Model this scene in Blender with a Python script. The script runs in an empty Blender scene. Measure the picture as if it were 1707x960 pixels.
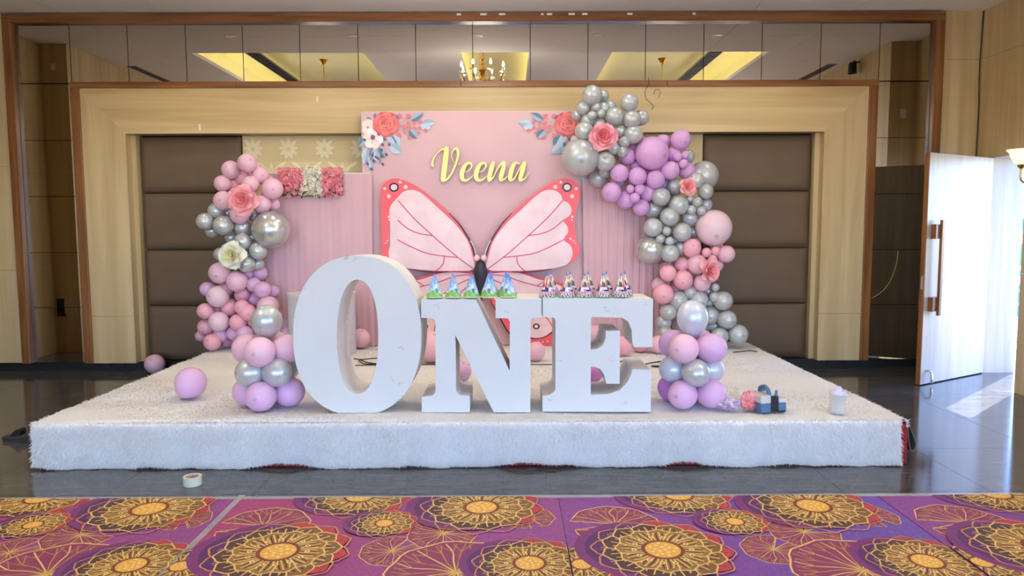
import bpy, bmesh, math, random
import numpy as np
from mathutils import Vector, Matrix

# ------------------------------------------------------------------ camera
F_PX, CX, CY = 1180.0, 853.5, 480.0
CAM_H = 1.66
YAW, PITCH, ROLL = math.radians(0.17), math.radians(4.75), math.radians(0.20)
_F = Vector((math.sin(YAW)*math.cos(PITCH), math.cos(YAW)*math.cos(PITCH), -math.sin(PITCH)))
_R0 = Vector((math.cos(YAW), -math.sin(YAW), 0.0))
_U0 = _R0.cross(_F)
_R = _R0*math.cos(ROLL) - _U0*math.sin(ROLL)
_U = _U0*math.cos(ROLL) + _R0*math.sin(ROLL)
CAM = Vector((0.0, 0.0, CAM_H))
scene = bpy.context.scene
COL = scene.collection
cam_data = bpy.data.cameras.new('camera')
cam_data.sensor_width = 36.0
cam_data.lens = F_PX/1707.0*36.0
cam_data.clip_start = 0.05
cam_data.clip_end = 300
cam = bpy.data.objects.new('camera', cam_data)
COL.objects.link(cam)
cam.matrix_world = Matrix(((_R.x, _U.x, -_F.x, CAM.x), (_R.y, _U.y, -_F.y, CAM.y), (_R.z, _U.z, -_F.z, CAM.z), (0, 0, 0, 1)))
scene.camera = cam

def ray(px, py):
    return _F*F_PX + _R*(px-CX) + _U*(CY-py)
def at_y(px, py, Y):            # the place at depth Y that is seen at a pixel of the photograph
    d = ray(px, py); return CAM + d*(Y/d.y)
def at_z(px, py, z):
    d = ray(px, py); return CAM + d*((z-CAM_H)/d.z)
def scale_at(p):                # metres for one pixel at a place
    return (p-CAM).dot(_F)/F_PX

# ------------------------------------------------------------------ colour management, world, sun
scene.view_settings.view_transform = 'Standard'
scene.view_settings.look = 'None'
scene.view_settings.gamma = 1.0
scene.view_settings.use_curve_mapping = False
scene.view_settings.exposure = -0.42
cy = scene.cycles
cy.max_bounces = 8; cy.diffuse_bounces = 4; cy.glossy_bounces = 4; cy.transmission_bounces = 6
cy.sample_clamp_indirect = 6.0
cy.caustics_reflective = False; cy.caustics_refractive = False
try:
    cy.use_denoising = True
except Exception:
    pass

SUN_DIR = Vector((0.74, 0.67, 1.02)).normalized()      # towards the sun
world = bpy.data.worlds.new('sky'); scene.world = world
world.use_nodes = True
wn = world.node_tree.nodes; wl = world.node_tree.links
sky = wn.new('ShaderNodeTexSky'); sky.sky_type = 'NISHITA'; sky.sun_disc = False; sky.dust_density = .3; sky.ozone_density = 3.0
sky.sun_elevation = math.asin(SUN_DIR.z); sky.sun_rotation = math.atan2(SUN_DIR.x, SUN_DIR.y)
tint = wn.new('ShaderNodeMixRGB'); tint.blend_type = 'MULTIPLY'; tint.inputs[0].default_value = 1.0; tint.inputs[2].default_value = (.76, .90, 1.28, 1)
wl.new(sky.outputs[0], tint.inputs[1]); wl.new(tint.outputs[0], wn['Background'].inputs[0])
WORLD_STRENGTH = 2.3
wn['Background'].inputs[1].default_value = WORLD_STRENGTH
sl = bpy.data.lights.new('sun', 'SUN'); sl.energy = 34.0; sl.angle = 0.009; sl.color = (1, .96, .9)
so = bpy.data.objects.new('sun', sl); COL.objects.link(so)
so.rotation_euler = SUN_DIR.to_track_quat('Z', 'Y').to_euler(); so.location = (12, 14, 20)
def portal(name, center, normal, w, h):
    l = bpy.data.lights.new(name, 'AREA'); l.shape = 'RECTANGLE'; l.size = w; l.size_y = h
    l.cycles.is_portal = True
    o = bpy.data.objects.new(name, l); COL.objects.link(o)
    o.location = center
    o.rotation_euler = Vector(normal).to_track_quat('-Z', 'Z').to_euler()
    return o

random.seed(7)
rng = np.random.default_rng(11)

# ------------------------------------------------------------------ helpers
def srgb(r, g, b):
    def c(v):
        v /= 255.0
        return v/12.92 if v <= .04045 else ((v+.055)/1.055)**2.4
    return (c(r), c(g), c(b), 1.0)

def new_mat(name):
    m = bpy.data.materials.new(name); m.use_nodes = True
    return m, m.node_tree.nodes, m.node_tree.links, m.node_tree.nodes['Principled BSDF']

def mat(name, rgb, rough=.5, metal=0., noise=.06, nscale=8., bump=0., bscale=60., coat=0., spec=.5, sub=0., emit=None, estr=0., trans=0., sheen=0., stretch=(1, 1, 1), detail=3.):
    m, n, l, p = new_mat(name)
    c = srgb(*rgb)
    tc = n.new('ShaderNodeTexCoord'); mp = n.new('ShaderNodeMapping'); mp.inputs['Scale'].default_value = stretch
    l.new(tc.outputs['Object'], mp.inputs[0])
    if noise:
        nz = n.new('ShaderNodeTexNoise'); nz.inputs['Scale'].default_value = nscale; nz.inputs['Detail'].default_value = detail
        l.new(mp.outputs[0], nz.inputs[0])
        rp = n.new('ShaderNodeValToRGB')
        rp.color_ramp.elements[0].position = .3; rp.color_ramp.elements[1].position = .7
        rp.color_ramp.elements[0].color = tuple(max(0, v*(1-noise)) for v in c[:3]) + (1,)
        rp.color_ramp.elements[1].color = tuple(min(1, v*(1+noise)) for v in c[:3]) + (1,)
        l.new(nz.outputs[0], rp.inputs[0]); l.new(rp.outputs[0], p.inputs['Base Color'])
    else:
        p.inputs['Base Color'].default_value = c
    p.inputs['Roughness'].default_value = rough; p.inputs['Metallic'].default_value = metal
    p.inputs['Specular IOR Level'].default_value = spec
    p.inputs['Coat Weight'].default_value = coat
    p.inputs['Sheen Weight'].default_value = sheen
    if trans: p.inputs['Transmission Weight'].default_value = trans
    if sub:
        p.inputs['Subsurface Weight'].default_value = sub; p.inputs['Subsurface Radius'].default_value = (.05, .03, .03)
    if emit:
        p.inputs['Emission Color'].default_value = srgb(*emit); p.inputs['Emission Strength'].default_value = estr
    if bump:
        bz = n.new('ShaderNodeTexNoise'); bz.inputs['Scale'].default_value = bscale; bz.inputs['Detail'].default_value = 4
        l.new(mp.outputs[0], bz.inputs[0])
        bp = n.new('ShaderNodeBump'); bp.inputs['Strength'].default_value = bump; bp.inputs['Distance'].default_value = .01
        l.new(bz.outputs[0], bp.inputs['Height']); l.new(bp.outputs[0], p.inputs['Normal'])
    return m

def wood(name, c0, c1, rough=.4, along='X', scale=1.0, spec=.4):
    m, n, l, p = new_mat(name)
    tc = n.new('ShaderNodeTexCoord'); mp = n.new('ShaderNodeMapping')
    s = {'X': (.5, 9, 9), 'Y': (9, .5, 9), 'Z': (9, 9, .5)}[along]
    mp.inputs['Scale'].default_value = tuple(v*scale for v in s)
    l.new(tc.outputs['Object'], mp.inputs[0])
    a = n.new('ShaderNodeTexNoise'); a.inputs['Scale'].default_value = 1.3; a.inputs['Detail'].default_value = 6; a.inputs['Distortion'].default_value = .4
    l.new(mp.outputs[0], a.inputs[0])
    rp = n.new('ShaderNodeValToRGB'); rp.color_ramp.elements[0].position = .32; rp.color_ramp.elements[1].position = .68
    rp.color_ramp.elements[0].color = srgb(*c0); rp.color_ramp.elements[1].color = srgb(*c1)
    l.new(a.outputs[0], rp.inputs[0]); l.new(rp.outputs[0], p.inputs['Base Color'])
    p.inputs['Roughness'].default_value = rough; p.inputs['Specular IOR Level'].default_value = spec
    return m

def attr_mat(name, rough=.6, bump=0., bscale=40., spec=.3, coat=0.):
    m, n, l, p = new_mat(name)
    a = n.new('ShaderNodeAttribute'); a.attribute_name = 'print'
    l.new(a.outputs['Color'], p.inputs['Base Color'])
    p.inputs['Roughness'].default_value = rough; p.inputs['Specular IOR Level'].default_value = spec
    p.inputs['Coat Weight'].default_value = coat
    if bump:
        bz = n.new('ShaderNodeTexNoise'); bz.inputs['Scale'].default_value = bscale
        bp = n.new('ShaderNodeBump'); bp.inputs['Strength'].default_value = bump; bp.inputs['Distance'].default_value = .005
        l.new(bz.outputs[0], bp.inputs['Height']); l.new(bp.outputs[0], p.inputs['Normal'])
    return m

def catmull(pts, n=8, closed=False):
    P = [np.array(p, float) for p in pts]; out = []
    m = len(P); rngi = range(m) if closed else range(m-1)
    for i in rngi:
        if closed:
            a, b, c, d = P[(i-1) % m], P[i], P[(i+1) % m], P[(i+2) % m]
        else:
            b, c = P[i], P[i+1]
            a = P[i-1] if i > 0 else 2*b-c
            d = P[i+2] if i+2 < m else 2*c-b
        for k in range(n):
            t = k/n
            out.append(.5*((2*b)+(-a+c)*t+(2*a-5*b+4*c-d)*t*t+(-a+3*b-3*c+d)*t**3))
    if not closed: out.append(P[-1])
    return [tuple(o) for o in out]

def tess(polys):
    """triangles of one outline by ear clipping, or the band between two rings with equally many points"""
    if len(polys) == 2:
        n = len(polys[0])
        return [t for i in range(n) for t in ((i, (i+1) % n, n+(i+1) % n), (i, n+(i+1) % n, n+i))]
    bm = bmesh.new(); vs = [bm.verts.new((p[0], p[1], 0)) for p in polys[0]]
    bm.verts.index_update(); f = bm.faces.new(vs)
    bmesh.ops.triangulate(bm, faces=[f], ngon_method='EAR_CLIP')
    out = [tuple(v.index for v in g.verts) for g in bm.faces]
    bm.free(); return out

class MB:
    def __init__(s): s.v = []; s.f = []; s.m = []; s.c = []
    def add(s, verts, faces, mi=0, col=None):
        o = len(s.v); s.v.extend(tuple(v) for v in verts)
        for f in faces:
            s.f.append(tuple(i+o for i in f)); s.m.append(mi); s.c.append(col)
        return s
    def box(s, x0, x1, y0, y1, z0, z1, mi=0, M=None):
        v = [(x, y, z) for z in (z0, z1) for y in (y0, y1) for x in (x0, x1)]
        if M is not None: v = [M @ Vector(p) for p in v]
        return s.add(v, [(0, 2, 3, 1), (4, 5, 7, 6), (0, 1, 5, 4), (2, 6, 7, 3), (0, 4, 6, 2), (1, 3, 7, 5)], mi)
    def tube(s, path, r, n=8, mi=0, caps=True, col=None):
        P = [Vector(p) for p in path]; k = len(P)
        rs = r if isinstance(r, (list, tuple)) else [r]*k
        vs = []; fs = []; up = None
        for i in range(k):
            t = (P[min(i+1, k-1)]-P[max(i-1, 0)]).normalized()
            if up is None:
                a = Vector((0, 0, 1)) if abs(t.z) < .9 else Vector((1, 0, 0))
                up = a.cross(t).normalized()
            up = (up-t*up.dot(t)).normalized(); w = t.cross(up)
            for j in range(n):
                g = 2*math.pi*j/n
                vs.append(P[i]+(up*math.cos(g)+w*math.sin(g))*rs[i])
        for i in range(k-1):
            for j in range(n):
                fs.append((i*n+j, i*n+(j+1) % n, (i+1)*n+(j+1) % n, (i+1)*n+j))
        if caps:
            fs.append(tuple(range(n-1, -1, -1))); fs.append(tuple((k-1)*n+j for j in range(n)))
        return s.add(vs, fs, mi, col)
    def lathe(s, prof, n=24, c=(0, 0, 0), mi=0, M=None, closed=False):
        vs = []; fs = []; k = len(prof)
        for (r, z) in prof:
            for j in range(n):
                g = 2*math.pi*j/n
                p = Vector((c[0]+r*math.cos(g), c[1]+r*math.sin(g), c[2]+z))
                vs.append(M @ p if M is not None else p)
        for i in range(k-1 if not closed else k):
            i2 = (i+1) % k
            for j in range(n):
                fs.append((i*n+j, i*n+(j+1) % n, i2*n+(j+1) % n, i2*n+j))
        if not closed:
            if prof[0][0] > 1e-6: fs.append(tuple(range(n-1, -1, -1)))
            if prof[-1][0] > 1e-6: fs.append(tuple((k-1)*n+j for j in range(n)))
        return s.add(vs, fs, mi)
    def sphere(s, c, r, n=12, m=8, mi=0, sc=(1, 1, 1)):
        prof = [(math.sin(math.pi*i/m)*r, -math.cos(math.pi*i/m)*r) for i in range(m+1)]
        prof[0] = (1e-7, -r); prof[-1] = (1e-7, r)
        M = Matrix.Translation(c) @ Matrix.Diagonal((sc[0], sc[1], sc[2], 1))
        return s.lathe(prof, n, (0, 0, 0), mi, M)
    def prism(s, polys, y0, y1, mi=0, mside=None, back=True, M=None):
        """polys: [outer, hole, ...] lists of (x, z); y0 the front (towards the camera), y1 the back."""
        if mside is None: mside = mi
        tri = tess(polys)
        flat = [p for q in polys for p in q]; k = len(flat)
        vs = [(p[0], y0, p[1]) for p in flat]+[(p[0], y1, p[1]) for p in flat]
        if M is not None: vs = [M @ Vector(p) for p in vs]
        ff = []
        for t in tri:
            a, b, c = (flat[i] for i in t)
            cr = (b[0]-a[0])*(c[1]-a[1])-(b[1]-a[1])*(c[0]-a[0])
            ff.append(t if cr > 0 else (t[0], t[2], t[1]))
        s.add(vs, ff, mi)
        o = len(s.v)-2*k
        if back:
            for t in ff: s.f.append((t[2]+k+o, t[1]+k+o, t[0]+k+o)); s.m.append(mi); s.c.append(None)
        b = 0
        for qi, q in enumerate(polys):
            area = sum(q[i][0]*q[(i+1) % len(q)][1]-q[(i+1) % len(q)][0]*q[i][1] for i in range(len(q)))
            flip = (area > 0) == (qi == 0)
            for i in range(len(q)):
                i2 = (i+1) % len(q)
                f = (o+b+i, o+b+i+k, o+b+i2+k, o+b+i2)
                s.f.append(f if not flip else f[::-1]); s.m.append(mside); s.c.append(None)
            b += len(q)
        return s
    def build(s, name, mats, parent=None, smooth=None, bevel=0., loc=None):
        me = bpy.data.meshes.new(name)
        me.from_pydata(s.v, [], s.f)
        if not isinstance(mats, (list, tuple)): mats = [mats]
        for m in mats: me.materials.append(m)
        me.polygons.foreach_set('material_index', s.m)
        if any(c is not None for c in s.c):
            at = me.color_attributes.new('print', 'FLOAT_COLOR', 'CORNER')
            arr = np.ones((len(me.loops), 4), dtype=np.float32); i = 0
            for f, c in zip(s.f, s.c):
                if c is not None: arr[i:i+len(f)] = c
                i += len(f)
            at.data.foreach_set('color', arr.ravel())
        if smooth is not None:
            me.polygons.foreach_set('use_smooth', [True]*len(me.polygons))
            if smooth < 179: me.set_sharp_from_angle(angle=math.radians(smooth))
        me.update()
        o = bpy.data.objects.new(name, me); COL.objects.link(o)
        if parent is not None: o.parent = parent
        if loc is not None: o.location = loc
        if bevel:
            b = o.modifiers.new('bevel', 'BEVEL'); b.width = bevel; b.segments = 2; b.limit_method = 'ANGLE'; b.angle_limit = math.radians(50)
        return o

def tag(o, label=None, cat=None, group=None, kind=None):
    if label: o['label'] = label
    if cat: o['category'] = cat
    if group: o['group'] = group
    if kind: o['kind'] = kind
    return o
def empty(name, loc=(0, 0, 0), rz=0., label=None, cat=None, group=None, kind=None):
    o = bpy.data.objects.new(name, None); COL.objects.link(o); o.empty_display_size = .1
    o.location = loc; o.rotation_euler = (0, 0, rz)
    return tag(o, label, cat, group, kind)
def copy_tree(o, parent=None):
    c = o.copy(); COL.objects.link(c); c.parent = parent
    for ch in list(o.children): copy_tree(ch, c)
    return c
def inst(name, me, parent=None, loc=(0, 0, 0), rot=(0, 0, 0), sc=(1, 1, 1)):
    o = bpy.data.objects.new(name, me); COL.objects.link(o)
    o.parent = parent; o.location = loc; o.rotation_euler = rot; o.scale = sc
    return o
def quick(name, mats, fn, parent=None, smooth=None, bevel=0.):
    b = MB(); fn(b); return b.build(name, mats, parent, smooth, bevel)
# ------------------------------------------------------------------ materials of the room
M = {}
M['laminate_v'] = wood('laminate_vertical', (186, 158, 110), (214, 190, 146), .38, 'Z', .55)
M['laminate_h'] = wood('laminate_horizontal', (184, 154, 104), (214, 188, 142), .38, 'X', .55)
M['door_lam'] = wood('door_laminate', (172, 166, 158), (192, 187, 180), .35, 'Z', 1.2)
M['trim_h'] = wood('trim_wood_horizontal', (106, 64, 34), (146, 96, 54), .3, 'X', 1.6)
M['trim_v'] = wood('trim_wood_vertical', (106, 64, 34), (146, 96, 54), .3, 'Z', 1.6)
M['pad'] = mat('brown_padded_leather', (102, 82, 62), .55, noise=.05, nscale=3, bump=.12, bscale=220)
M['dark'] = mat('black_recess', (22, 20, 20), .5, noise=.1)
M['ceil'] = mat('ceiling_paint', (242, 241, 240), .8, noise=.02, nscale=2)
M['cove'] = mat('cove_paint', (232, 226, 190), .8, noise=.02, nscale=2)
M['grille'] = mat('grey_grille_metal', (120, 116, 104), .5, .4, noise=.05)
M['plaster'] = mat('plaster_wall', (205, 190, 165), .7, noise=.04, nscale=2)
M['brass'] = mat('polished_brass', (205, 160, 80), .22, 1., noise=.05)
M['white_metal'] = mat('white_painted_metal', (230, 230, 230), .4, noise=.02)
M['chrome'] = mat('chrome', (210, 212, 215), .12, 1., noise=.02)
M['led'] = mat('led_strip', (255, 240, 170), .5, noise=0, emit=(255, 244, 168), estr=44)
M['lens'] = mat('downlight_lens', (255, 250, 240), .5, noise=0, emit=(255, 240, 215), estr=30)
M['bulb'] = mat('candle_bulb', (255, 250, 240), .5, noise=0, emit=(255, 236, 205), estr=30)
M['shade'] = mat('frosted_glass_shade', (255, 238, 200), .4, noise=.05, emit=(255, 226, 160), estr=2.2)
M['crystal'] = mat('crystal_drop', (240, 232, 215), .08, .3, noise=.05)
# tinted mirror
m, n, l, p = new_mat('bronze_tinted_mirror')
tc = n.new('ShaderNodeTexCoord'); nz = n.new('ShaderNodeTexNoise'); nz.inputs['Scale'].default_value = 1.2
rp = n.new('ShaderNodeValToRGB'); rp.color_ramp.elements[0].color = (.50, .465, .415, 1); rp.color_ramp.elements[1].color = (.53, .495, .445, 1)
l.new(tc.outputs['Object'], nz.inputs[0]); l.new(nz.outputs[0], rp.inputs[0]); l.new(rp.outputs[0], p.inputs['Base Color'])
p.inputs['Metallic'].default_value = 1.; p.inputs['Roughness'].default_value = .015
M['mirror'] = m
# dark slate tile
m, n, l, p = new_mat('dark_polished_slate')
tc = n.new('ShaderNodeTexCoord'); mp = n.new('ShaderNodeMapping'); mp.inputs['Scale'].default_value = (2.2, 9, 5); mp.inputs['Rotation'].default_value = (0, 0, .5)
oi = n.new('ShaderNodeObjectInfo'); ad = n.new('ShaderNodeVectorMath'); ad.operation = 'ADD'
sc_ = n.new('ShaderNodeVectorMath'); sc_.operation = 'SCALE'; sc_.inputs[3].default_value = .0
l.new(tc.outputs['Object'], ad.inputs[0]); l.new(oi.outputs['Location'], ad.inputs[1]); l.new(ad.outputs[0], mp.inputs[0])
nz = n.new('ShaderNodeTexNoise'); nz.inputs['Scale'].default_value = 1.6; nz.inputs['Detail'].default_value = 9; nz.inputs['Roughness'].default_value = .7; nz.inputs['Distortion'].default_value = .6
l.new(mp.outputs[0], nz.inputs[0])
rp = n.new('ShaderNodeValToRGB'); rp.color_ramp.elements[0].position = .32; rp.color_ramp.elements[1].position = .75
rp.color_ramp.elements[0].color = srgb(52, 52, 54); rp.color_ramp.elements[1].color = srgb(100, 99, 100)
l.new(nz.outputs[0], rp.inputs[0]); l.new(rp.outputs[0], p.inputs['Base Color'])
rr = n.new('ShaderNodeMapRange'); rr.inputs[3].default_value = .07; rr.inputs[4].default_value = .16
l.new(nz.outputs[0], rr.inputs[0]); l.new(rr.outputs[0], p.inputs['Roughness'])
p.inputs['Specular IOR Level'].default_value = .6
M['slate'] = m
M['grout'] = mat('tile_grout', (120, 116, 110), .8)

# ------------------------------------------------------------------ room shell
C0 = -0.39                       # centre line of the room
CEIL = 4.12
WY = 8.30                        # mirror plane
XL, XR = C0-5.81, C0+5.81        # alcove side walls
PL, PR = C0-5.46, C0+5.46        # pier faces
PY = 7.0                        # piers start here
REAR = -8.0
OPEN_T = 2.45

# floor: a screed with polished tiles on it
floor = quick('floor', M['grout'], lambda b: b.box(XL-.1, XR+.1, REAR, WY+.3, -.12, -.004))
tag(floor, 'dark polished slate floor tiles around the stage', 'floor', kind='structure')
TX, TY = .93, .87
tb = MB(); g = .0015
tb.box(-TX/2+g, TX/2-g, -TY/2+g, TY/2-g, -.012, 0)
tile_me = tb.build('tile', M['slate'], floor).data
first = True
xs = [3.03+TX*k for k in range(-10, 3)]
ys = [5.21+TY*k for k in range(-2, 4)]
t0 = floor.children[0]
for x in xs:
    for y in ys:
        cx_, cy_ = x+TX/2, y+TY/2
        if cx_ > XR+.3 or cx_ < XL-.3: continue
        if first:
            t0.location = (cx_, cy_, 0); first = False
        else:
            inst('tile', tile_me, floor, (cx_, cy_, 0))
quick('screed_slab', M['slate'], lambda b: b.box(XL, XR, REAR, 5.21-2*TY-.002, -.012, 0), floor)

# back wall
wall_back = quick('wall_back', M['dark'], lambda b: b.box(XL-.3, XR+.3, WY+.2, WY+.45, -.1, CEIL+.5))
tag(wall_back, 'back wall with mirror band and laminate portal behind the stage', 'wall', kind='structure')
ZO_T, ZO_B = 4.10, 4.005         # outer trim
ZI_T, ZI_B = 3.345, 3.275        # inner trim
ZF = 2.765                       # opening under the laminate frame
ZB = .105                        # everything hangs above the plinth
HO, HOi, HI, HIi, HF = 5.345, 5.245, 4.605, 4.505, 4.01
b = MB(); b.box(XL, XR, WY+.04, WY+.3, 0, ZB); b.build('plinth', M['dark'], wall_back)
def bx(name, x0, x1, y0, y1, z0, z1, m_, parent=wall_back, bevel=0.):
    return quick(name, m_, lambda b: b.box(x0, x1, y0, y1, z0, z1), parent, None, bevel)
# outer and inner trims
bx('outer_trim_head', C0-HO, C0+HO, WY-.07, WY+.05, ZO_B, ZO_T, M['trim_h'], bevel=.004)
for s in (-1, 1):
    a, c = sorted((C0+s*HO, C0+s*HOi)); bx('outer_trim_post', a, c, WY-.07, WY+.05, ZB, ZO_B, M['trim_v'], bevel=.004)
    a, c = sorted((C0+s*HI, C0+s*HIi)); bx('inner_trim_post', a, c, WY-.08, WY+.05, ZB, ZI_B, M['trim_v'], bevel=.004)
cuts = [C0-HI, -3.1, -.55, 1.8, C0+HI]
for a, c in zip(cuts, cuts[1:]):
    bx('inner_trim_head', a+.001, c-.001, WY-.08, WY+.05, ZI_B, ZI_T, M['trim_h'], bevel=.004)
# laminate frame with mitred corners
xo, xi = HIi, HF
b = MB(); b.prism([[(C0-xo, ZI_B), (C0+xo, ZI_B), (C0+xi, ZF), (C0-xi, ZF)]], WY-.06, WY+.12); b.build('frame_head_board', M['laminate_h'], wall_back)
for s in (-1, 1):
    for z0, z1 in ((ZB, .66), (.663, None)):
        q = [(C0+s*xo, z0), (C0+s*xi, z0), (C0+s*xi, ZF if z1 is None else z1), (C0+s*xo, ZI_B if z1 is None else z1)]
        if s > 0: q = q[::-1]
        b = MB(); b.prism([[(x*1., z) for x, z in q]], WY-.06+(.001 if z1 else 0), WY+.12); b.build('frame_side_board', M['laminate_v'], wall_back)
    a, c = sorted((C0+s*(xi+.002), C0+s*(xi-.055))); bx('frame_return', a, c, WY+.06, WY+.2, ZB, ZF, M['laminate_v'])
# mirror panes
mb_cols = [at_y(px, 85, WY).x for px in (117, 213, 310, 405, 500, 597, 693, 788, 884, 980, 1076, 1173, 1270, 1368, 1466)]
mb_cols = [C0-HOi]+mb_cols+[C0+HOi]
gp = .004
for a, c in zip(mb_cols, mb_cols[1:]):
    bx('mirror_pane', a+gp, c-gp, WY, WY+.03, ZI_T+.002, ZO_B, M['mirror'])
zj = [ZB, .757, 1.405, 2.055, 2.70, ZI_T-.006]
for s in (-1, 1):
    a, c = sorted((C0+s*HOi, C0+s*HI))
    for z0, z1 in zip(zj, zj[1:]):
        bx('mirror_pane', a+gp, c-gp, WY, WY+.03, z0+.003, z1-.003, M['mirror'])
# laminate strips beside the outer trim
for s, xe in ((-1, XL), (1, XR)):
    a, c = sorted((C0+s*HO, xe))
    for z0, z1 in ((ZB, 1.2), (1.2, 2.4), (2.4, 3.58), (3.58, CEIL)):
        bx('laminate_panel', a+.001, c-.001, WY-.01, WY+.05, z0+.0015, z1-.0015, M['laminate_v'])
# padded panels
def padded(name, x0, x1, z0, z1, y, parent):
    nx, nz_ = 14, 8; vs = []; fs = []
    def prof(t, L):
        d = min(t, 1-t)*L; return min(1., d/.045)
    for j in range(nz_+1):
        for i in range(nx+1):
            u = .5-.5*math.cos(math.pi*i/nx); v = .5-.5*math.cos(math.pi*j/nz_)
            h = math.sqrt(max(0, 1-(1-prof(u, x1-x0))**2))*math.sqrt(max(0, 1-(1-prof(v, z1-z0))**2))
            vs.append((x0+(x1-x0)*u, y+.035-.035*h-.006*math.sin(math.pi*u)*math.sin(math.pi*v), z0+(z1-z0)*v))
    for j in range(nz_):
        for i in range(nx):
            k = j*(nx+1)+i; fs.append((k, k+1, k+nx+2, k+nx+1))
    o = len(vs)
    b = MB(); b.add(vs, fs); b.box(x0, x1, y+.034, y+.07, z0, z1)
    return b.build(name, M['pad'], parent, 60)
zp = [ZB, .765, 1.43, 2.10, ZF-.012]
for x0, x1 in ((C0-HF+.075, -3.15), (2.29, C0+HF-.075)):
    for z0, z1 in zip(zp, zp[1:]): padded('padded_panel', x0, x1, z0+.006, z1-.006, WY+.10, wall_back)
# damask wallpaper with a tone-on-tone motif
bx('wallpaper', -3.14, 2.28, WY+.15, WY+.19, ZB, ZF, mat('damask_ground', (224, 202, 152), .6, noise=.03, nscale=4))
dm = mat('damask_motif', (238, 224, 182), .38, noise=.03, nscale=6)
b = MB()
def leaf_poly(cx_, cz_, L, W, ang, n=5):
    q = []
    for i in range(n+1): t = i/n; q.append((t*L, W*math.sin(math.pi*t**.8)))
    for i in range(n-1, 0, -1): t = i/n; q.append((t*L, -W*math.sin(math.pi*t**.8)))
    ca, sa = math.cos(ang), math.sin(ang)
    return [(cx_+x*ca-z*sa, cz_+x*sa+z*ca) for x, z in q]
for row in range(5):
    for colm in range(12):
        mx = -3.02+colm*.42+(.21 if row % 2 else 0); mz = ZF-.16-row*.30
        if mx > 2.15: continue
        if not (mx < -1.6 or mx > 1.9): continue
        for a in range(-70, 251, 40):
            L = .13 if a == 90-0 or a in (50, 90, 130) else .10
            q = [(x, z) for x, z in leaf_poly(mx+.018*math.cos(math.radians(a)), mz+.018*math.sin(math.radians(a)), L, .024, math.radians(a))]
            if max(z for x, z in q) > ZF-.005: q = [(x, min(z, ZF-.005)) for x, z in q]
            b.prism([q], WY+.1485-.00002*(a % 7)-.00003*row, WY+.1505, back=False)
        for s in (-1, 1):
            b.prism([leaf_poly(mx+s*.03, mz-.14, .16, .018, math.radians(-90+s*55))], WY+.1485, WY+.1505, back=False)
b.build('damask_motif', dm, wall_back)
# sockets in the plinth and sticker scraps on the trim
for px in (178, 200):
    P = at_y(px, 611, WY+.03); bx('socket_plate', P.x-.045, P.x+.045, WY+.028, WY+.042, .03, .085, mat('black_socket', (34, 34, 36), .35))
for px in (1385, 1412):
    P = at_y(px, 607, WY+.03); bx('socket_plate', P.x-.05, P.x+.05, WY+.028, WY+.042, .03, .085, M['dark'])
tape_m = mat('old_tape_scrap', (226, 220, 208), .6)
for px, w in ((765, .05), (806, .07), (837, .07), (904, .03), (916, .06), (953, .07), (975, .06), (1050, .06), (1157, .035)):
    P = at_y(px, 23, WY-.07); bx('tape_scrap', P.x-w/2, P.x+w/2, WY-.073, WY-.069, ZO_T-.03, ZO_T-.008, tape_m)
P = at_y(333, 212, WY-.06); bx('tape_scrap', P.x-.012, P.x+.012, WY-.063, WY-.059, P.z-.04, P.z+.035, tape_m)
P = at_y(529, 165, WY-.06); bx('tape_scrap', P.x-.01, P.x+.01, WY-.063, WY-.059, P.z-.03, P.z+.03, tape_m)

# side walls
def panels_x(parent, x, side, y0, y1, zs, w=1.2):
    """laminate panels on a wall of constant x; side = +1 when the room lies towards -x"""
    k = max(1, round((y1-y0)/w)); st = (y1-y0)/k
    a, c = (x, x+.02) if side > 0 else (x-.02, x)
    for i in range(k):
        for z0, z1 in zip(zs, zs[1:]):
            bx('laminate_panel', a, c, y0+i*st+.0015, y0+(i+1)*st-.0015, z0+.0015, z1-.0015, M['laminate_v'], parent)
ZS = [0.0, 1.2, 2.4, 3.58, CEIL]
wall_left = quick('wall_left', M['plaster'], lambda b: (b.box(XL-.35, XL-.021, PY-.02, WY+.2, 0, CEIL+.1), b.box(XL-.35, PL-.021, REAR, PY-.02, 0, CEIL+.1)))
tag(wall_left, 'left wall with pale laminate panels and a corner alcove', 'wall', kind='structure')
panels_x(wall_left, XL, -1, PY, WY-.01, ZS)
panels_x(wall_left, PL, -1, REAR, PY-.02, ZS)
for z0, z1 in zip(ZS, ZS[1:]): bx('laminate_panel', XL, PL, PY-.02, PY, z0+.0015, z1-.0015, M['laminate_v'], wall_left)
bx('socket_plate', -6.16, -6.05, PY, PY+.012, .50, .74, M['dark'], wall_left)
bx('socket_cover', -6.05, -5.90, PY, PY+.02, .54, .73, M['plaster'], wall_left)
bx('switch_plate', -6.06, -6.0, PY, PY+.01, 3.78, 3.86, M['white_metal'], wall_left)
wall_right = quick('wall_right', M['plaster'], lambda b: (
    b.box(XR+.021, XR+.36, PY, WY+.2, OPEN_T, CEIL+.1),           # above the door
    b.box(XR+.021, XR+.36, 8.02, WY+.2, 0, OPEN_T),               # far jamb
    b.box(PR+.021, XR+.36, 1.5, PY-.02, 0, CEIL+.1), b.box(PR+.021, XR+.36, REAR, -6.0, 0, CEIL+.1), b.box(PR+.021, XR+.36, -2.6, -1.4, 0, CEIL+.1),
    b.box(PR+.021, XR+.36, -6.0, -2.6, 3.6, CEIL+.1), b.box(PR+.021, XR+.36, -1.4, 1.5, 3.6, CEIL+.1), b.box(PR+.021, XR+.36, -6.0, -2.6, 0, .1), b.box(PR+.021, XR+.36, -1.4, 1.5, 0, .1)))
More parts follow.
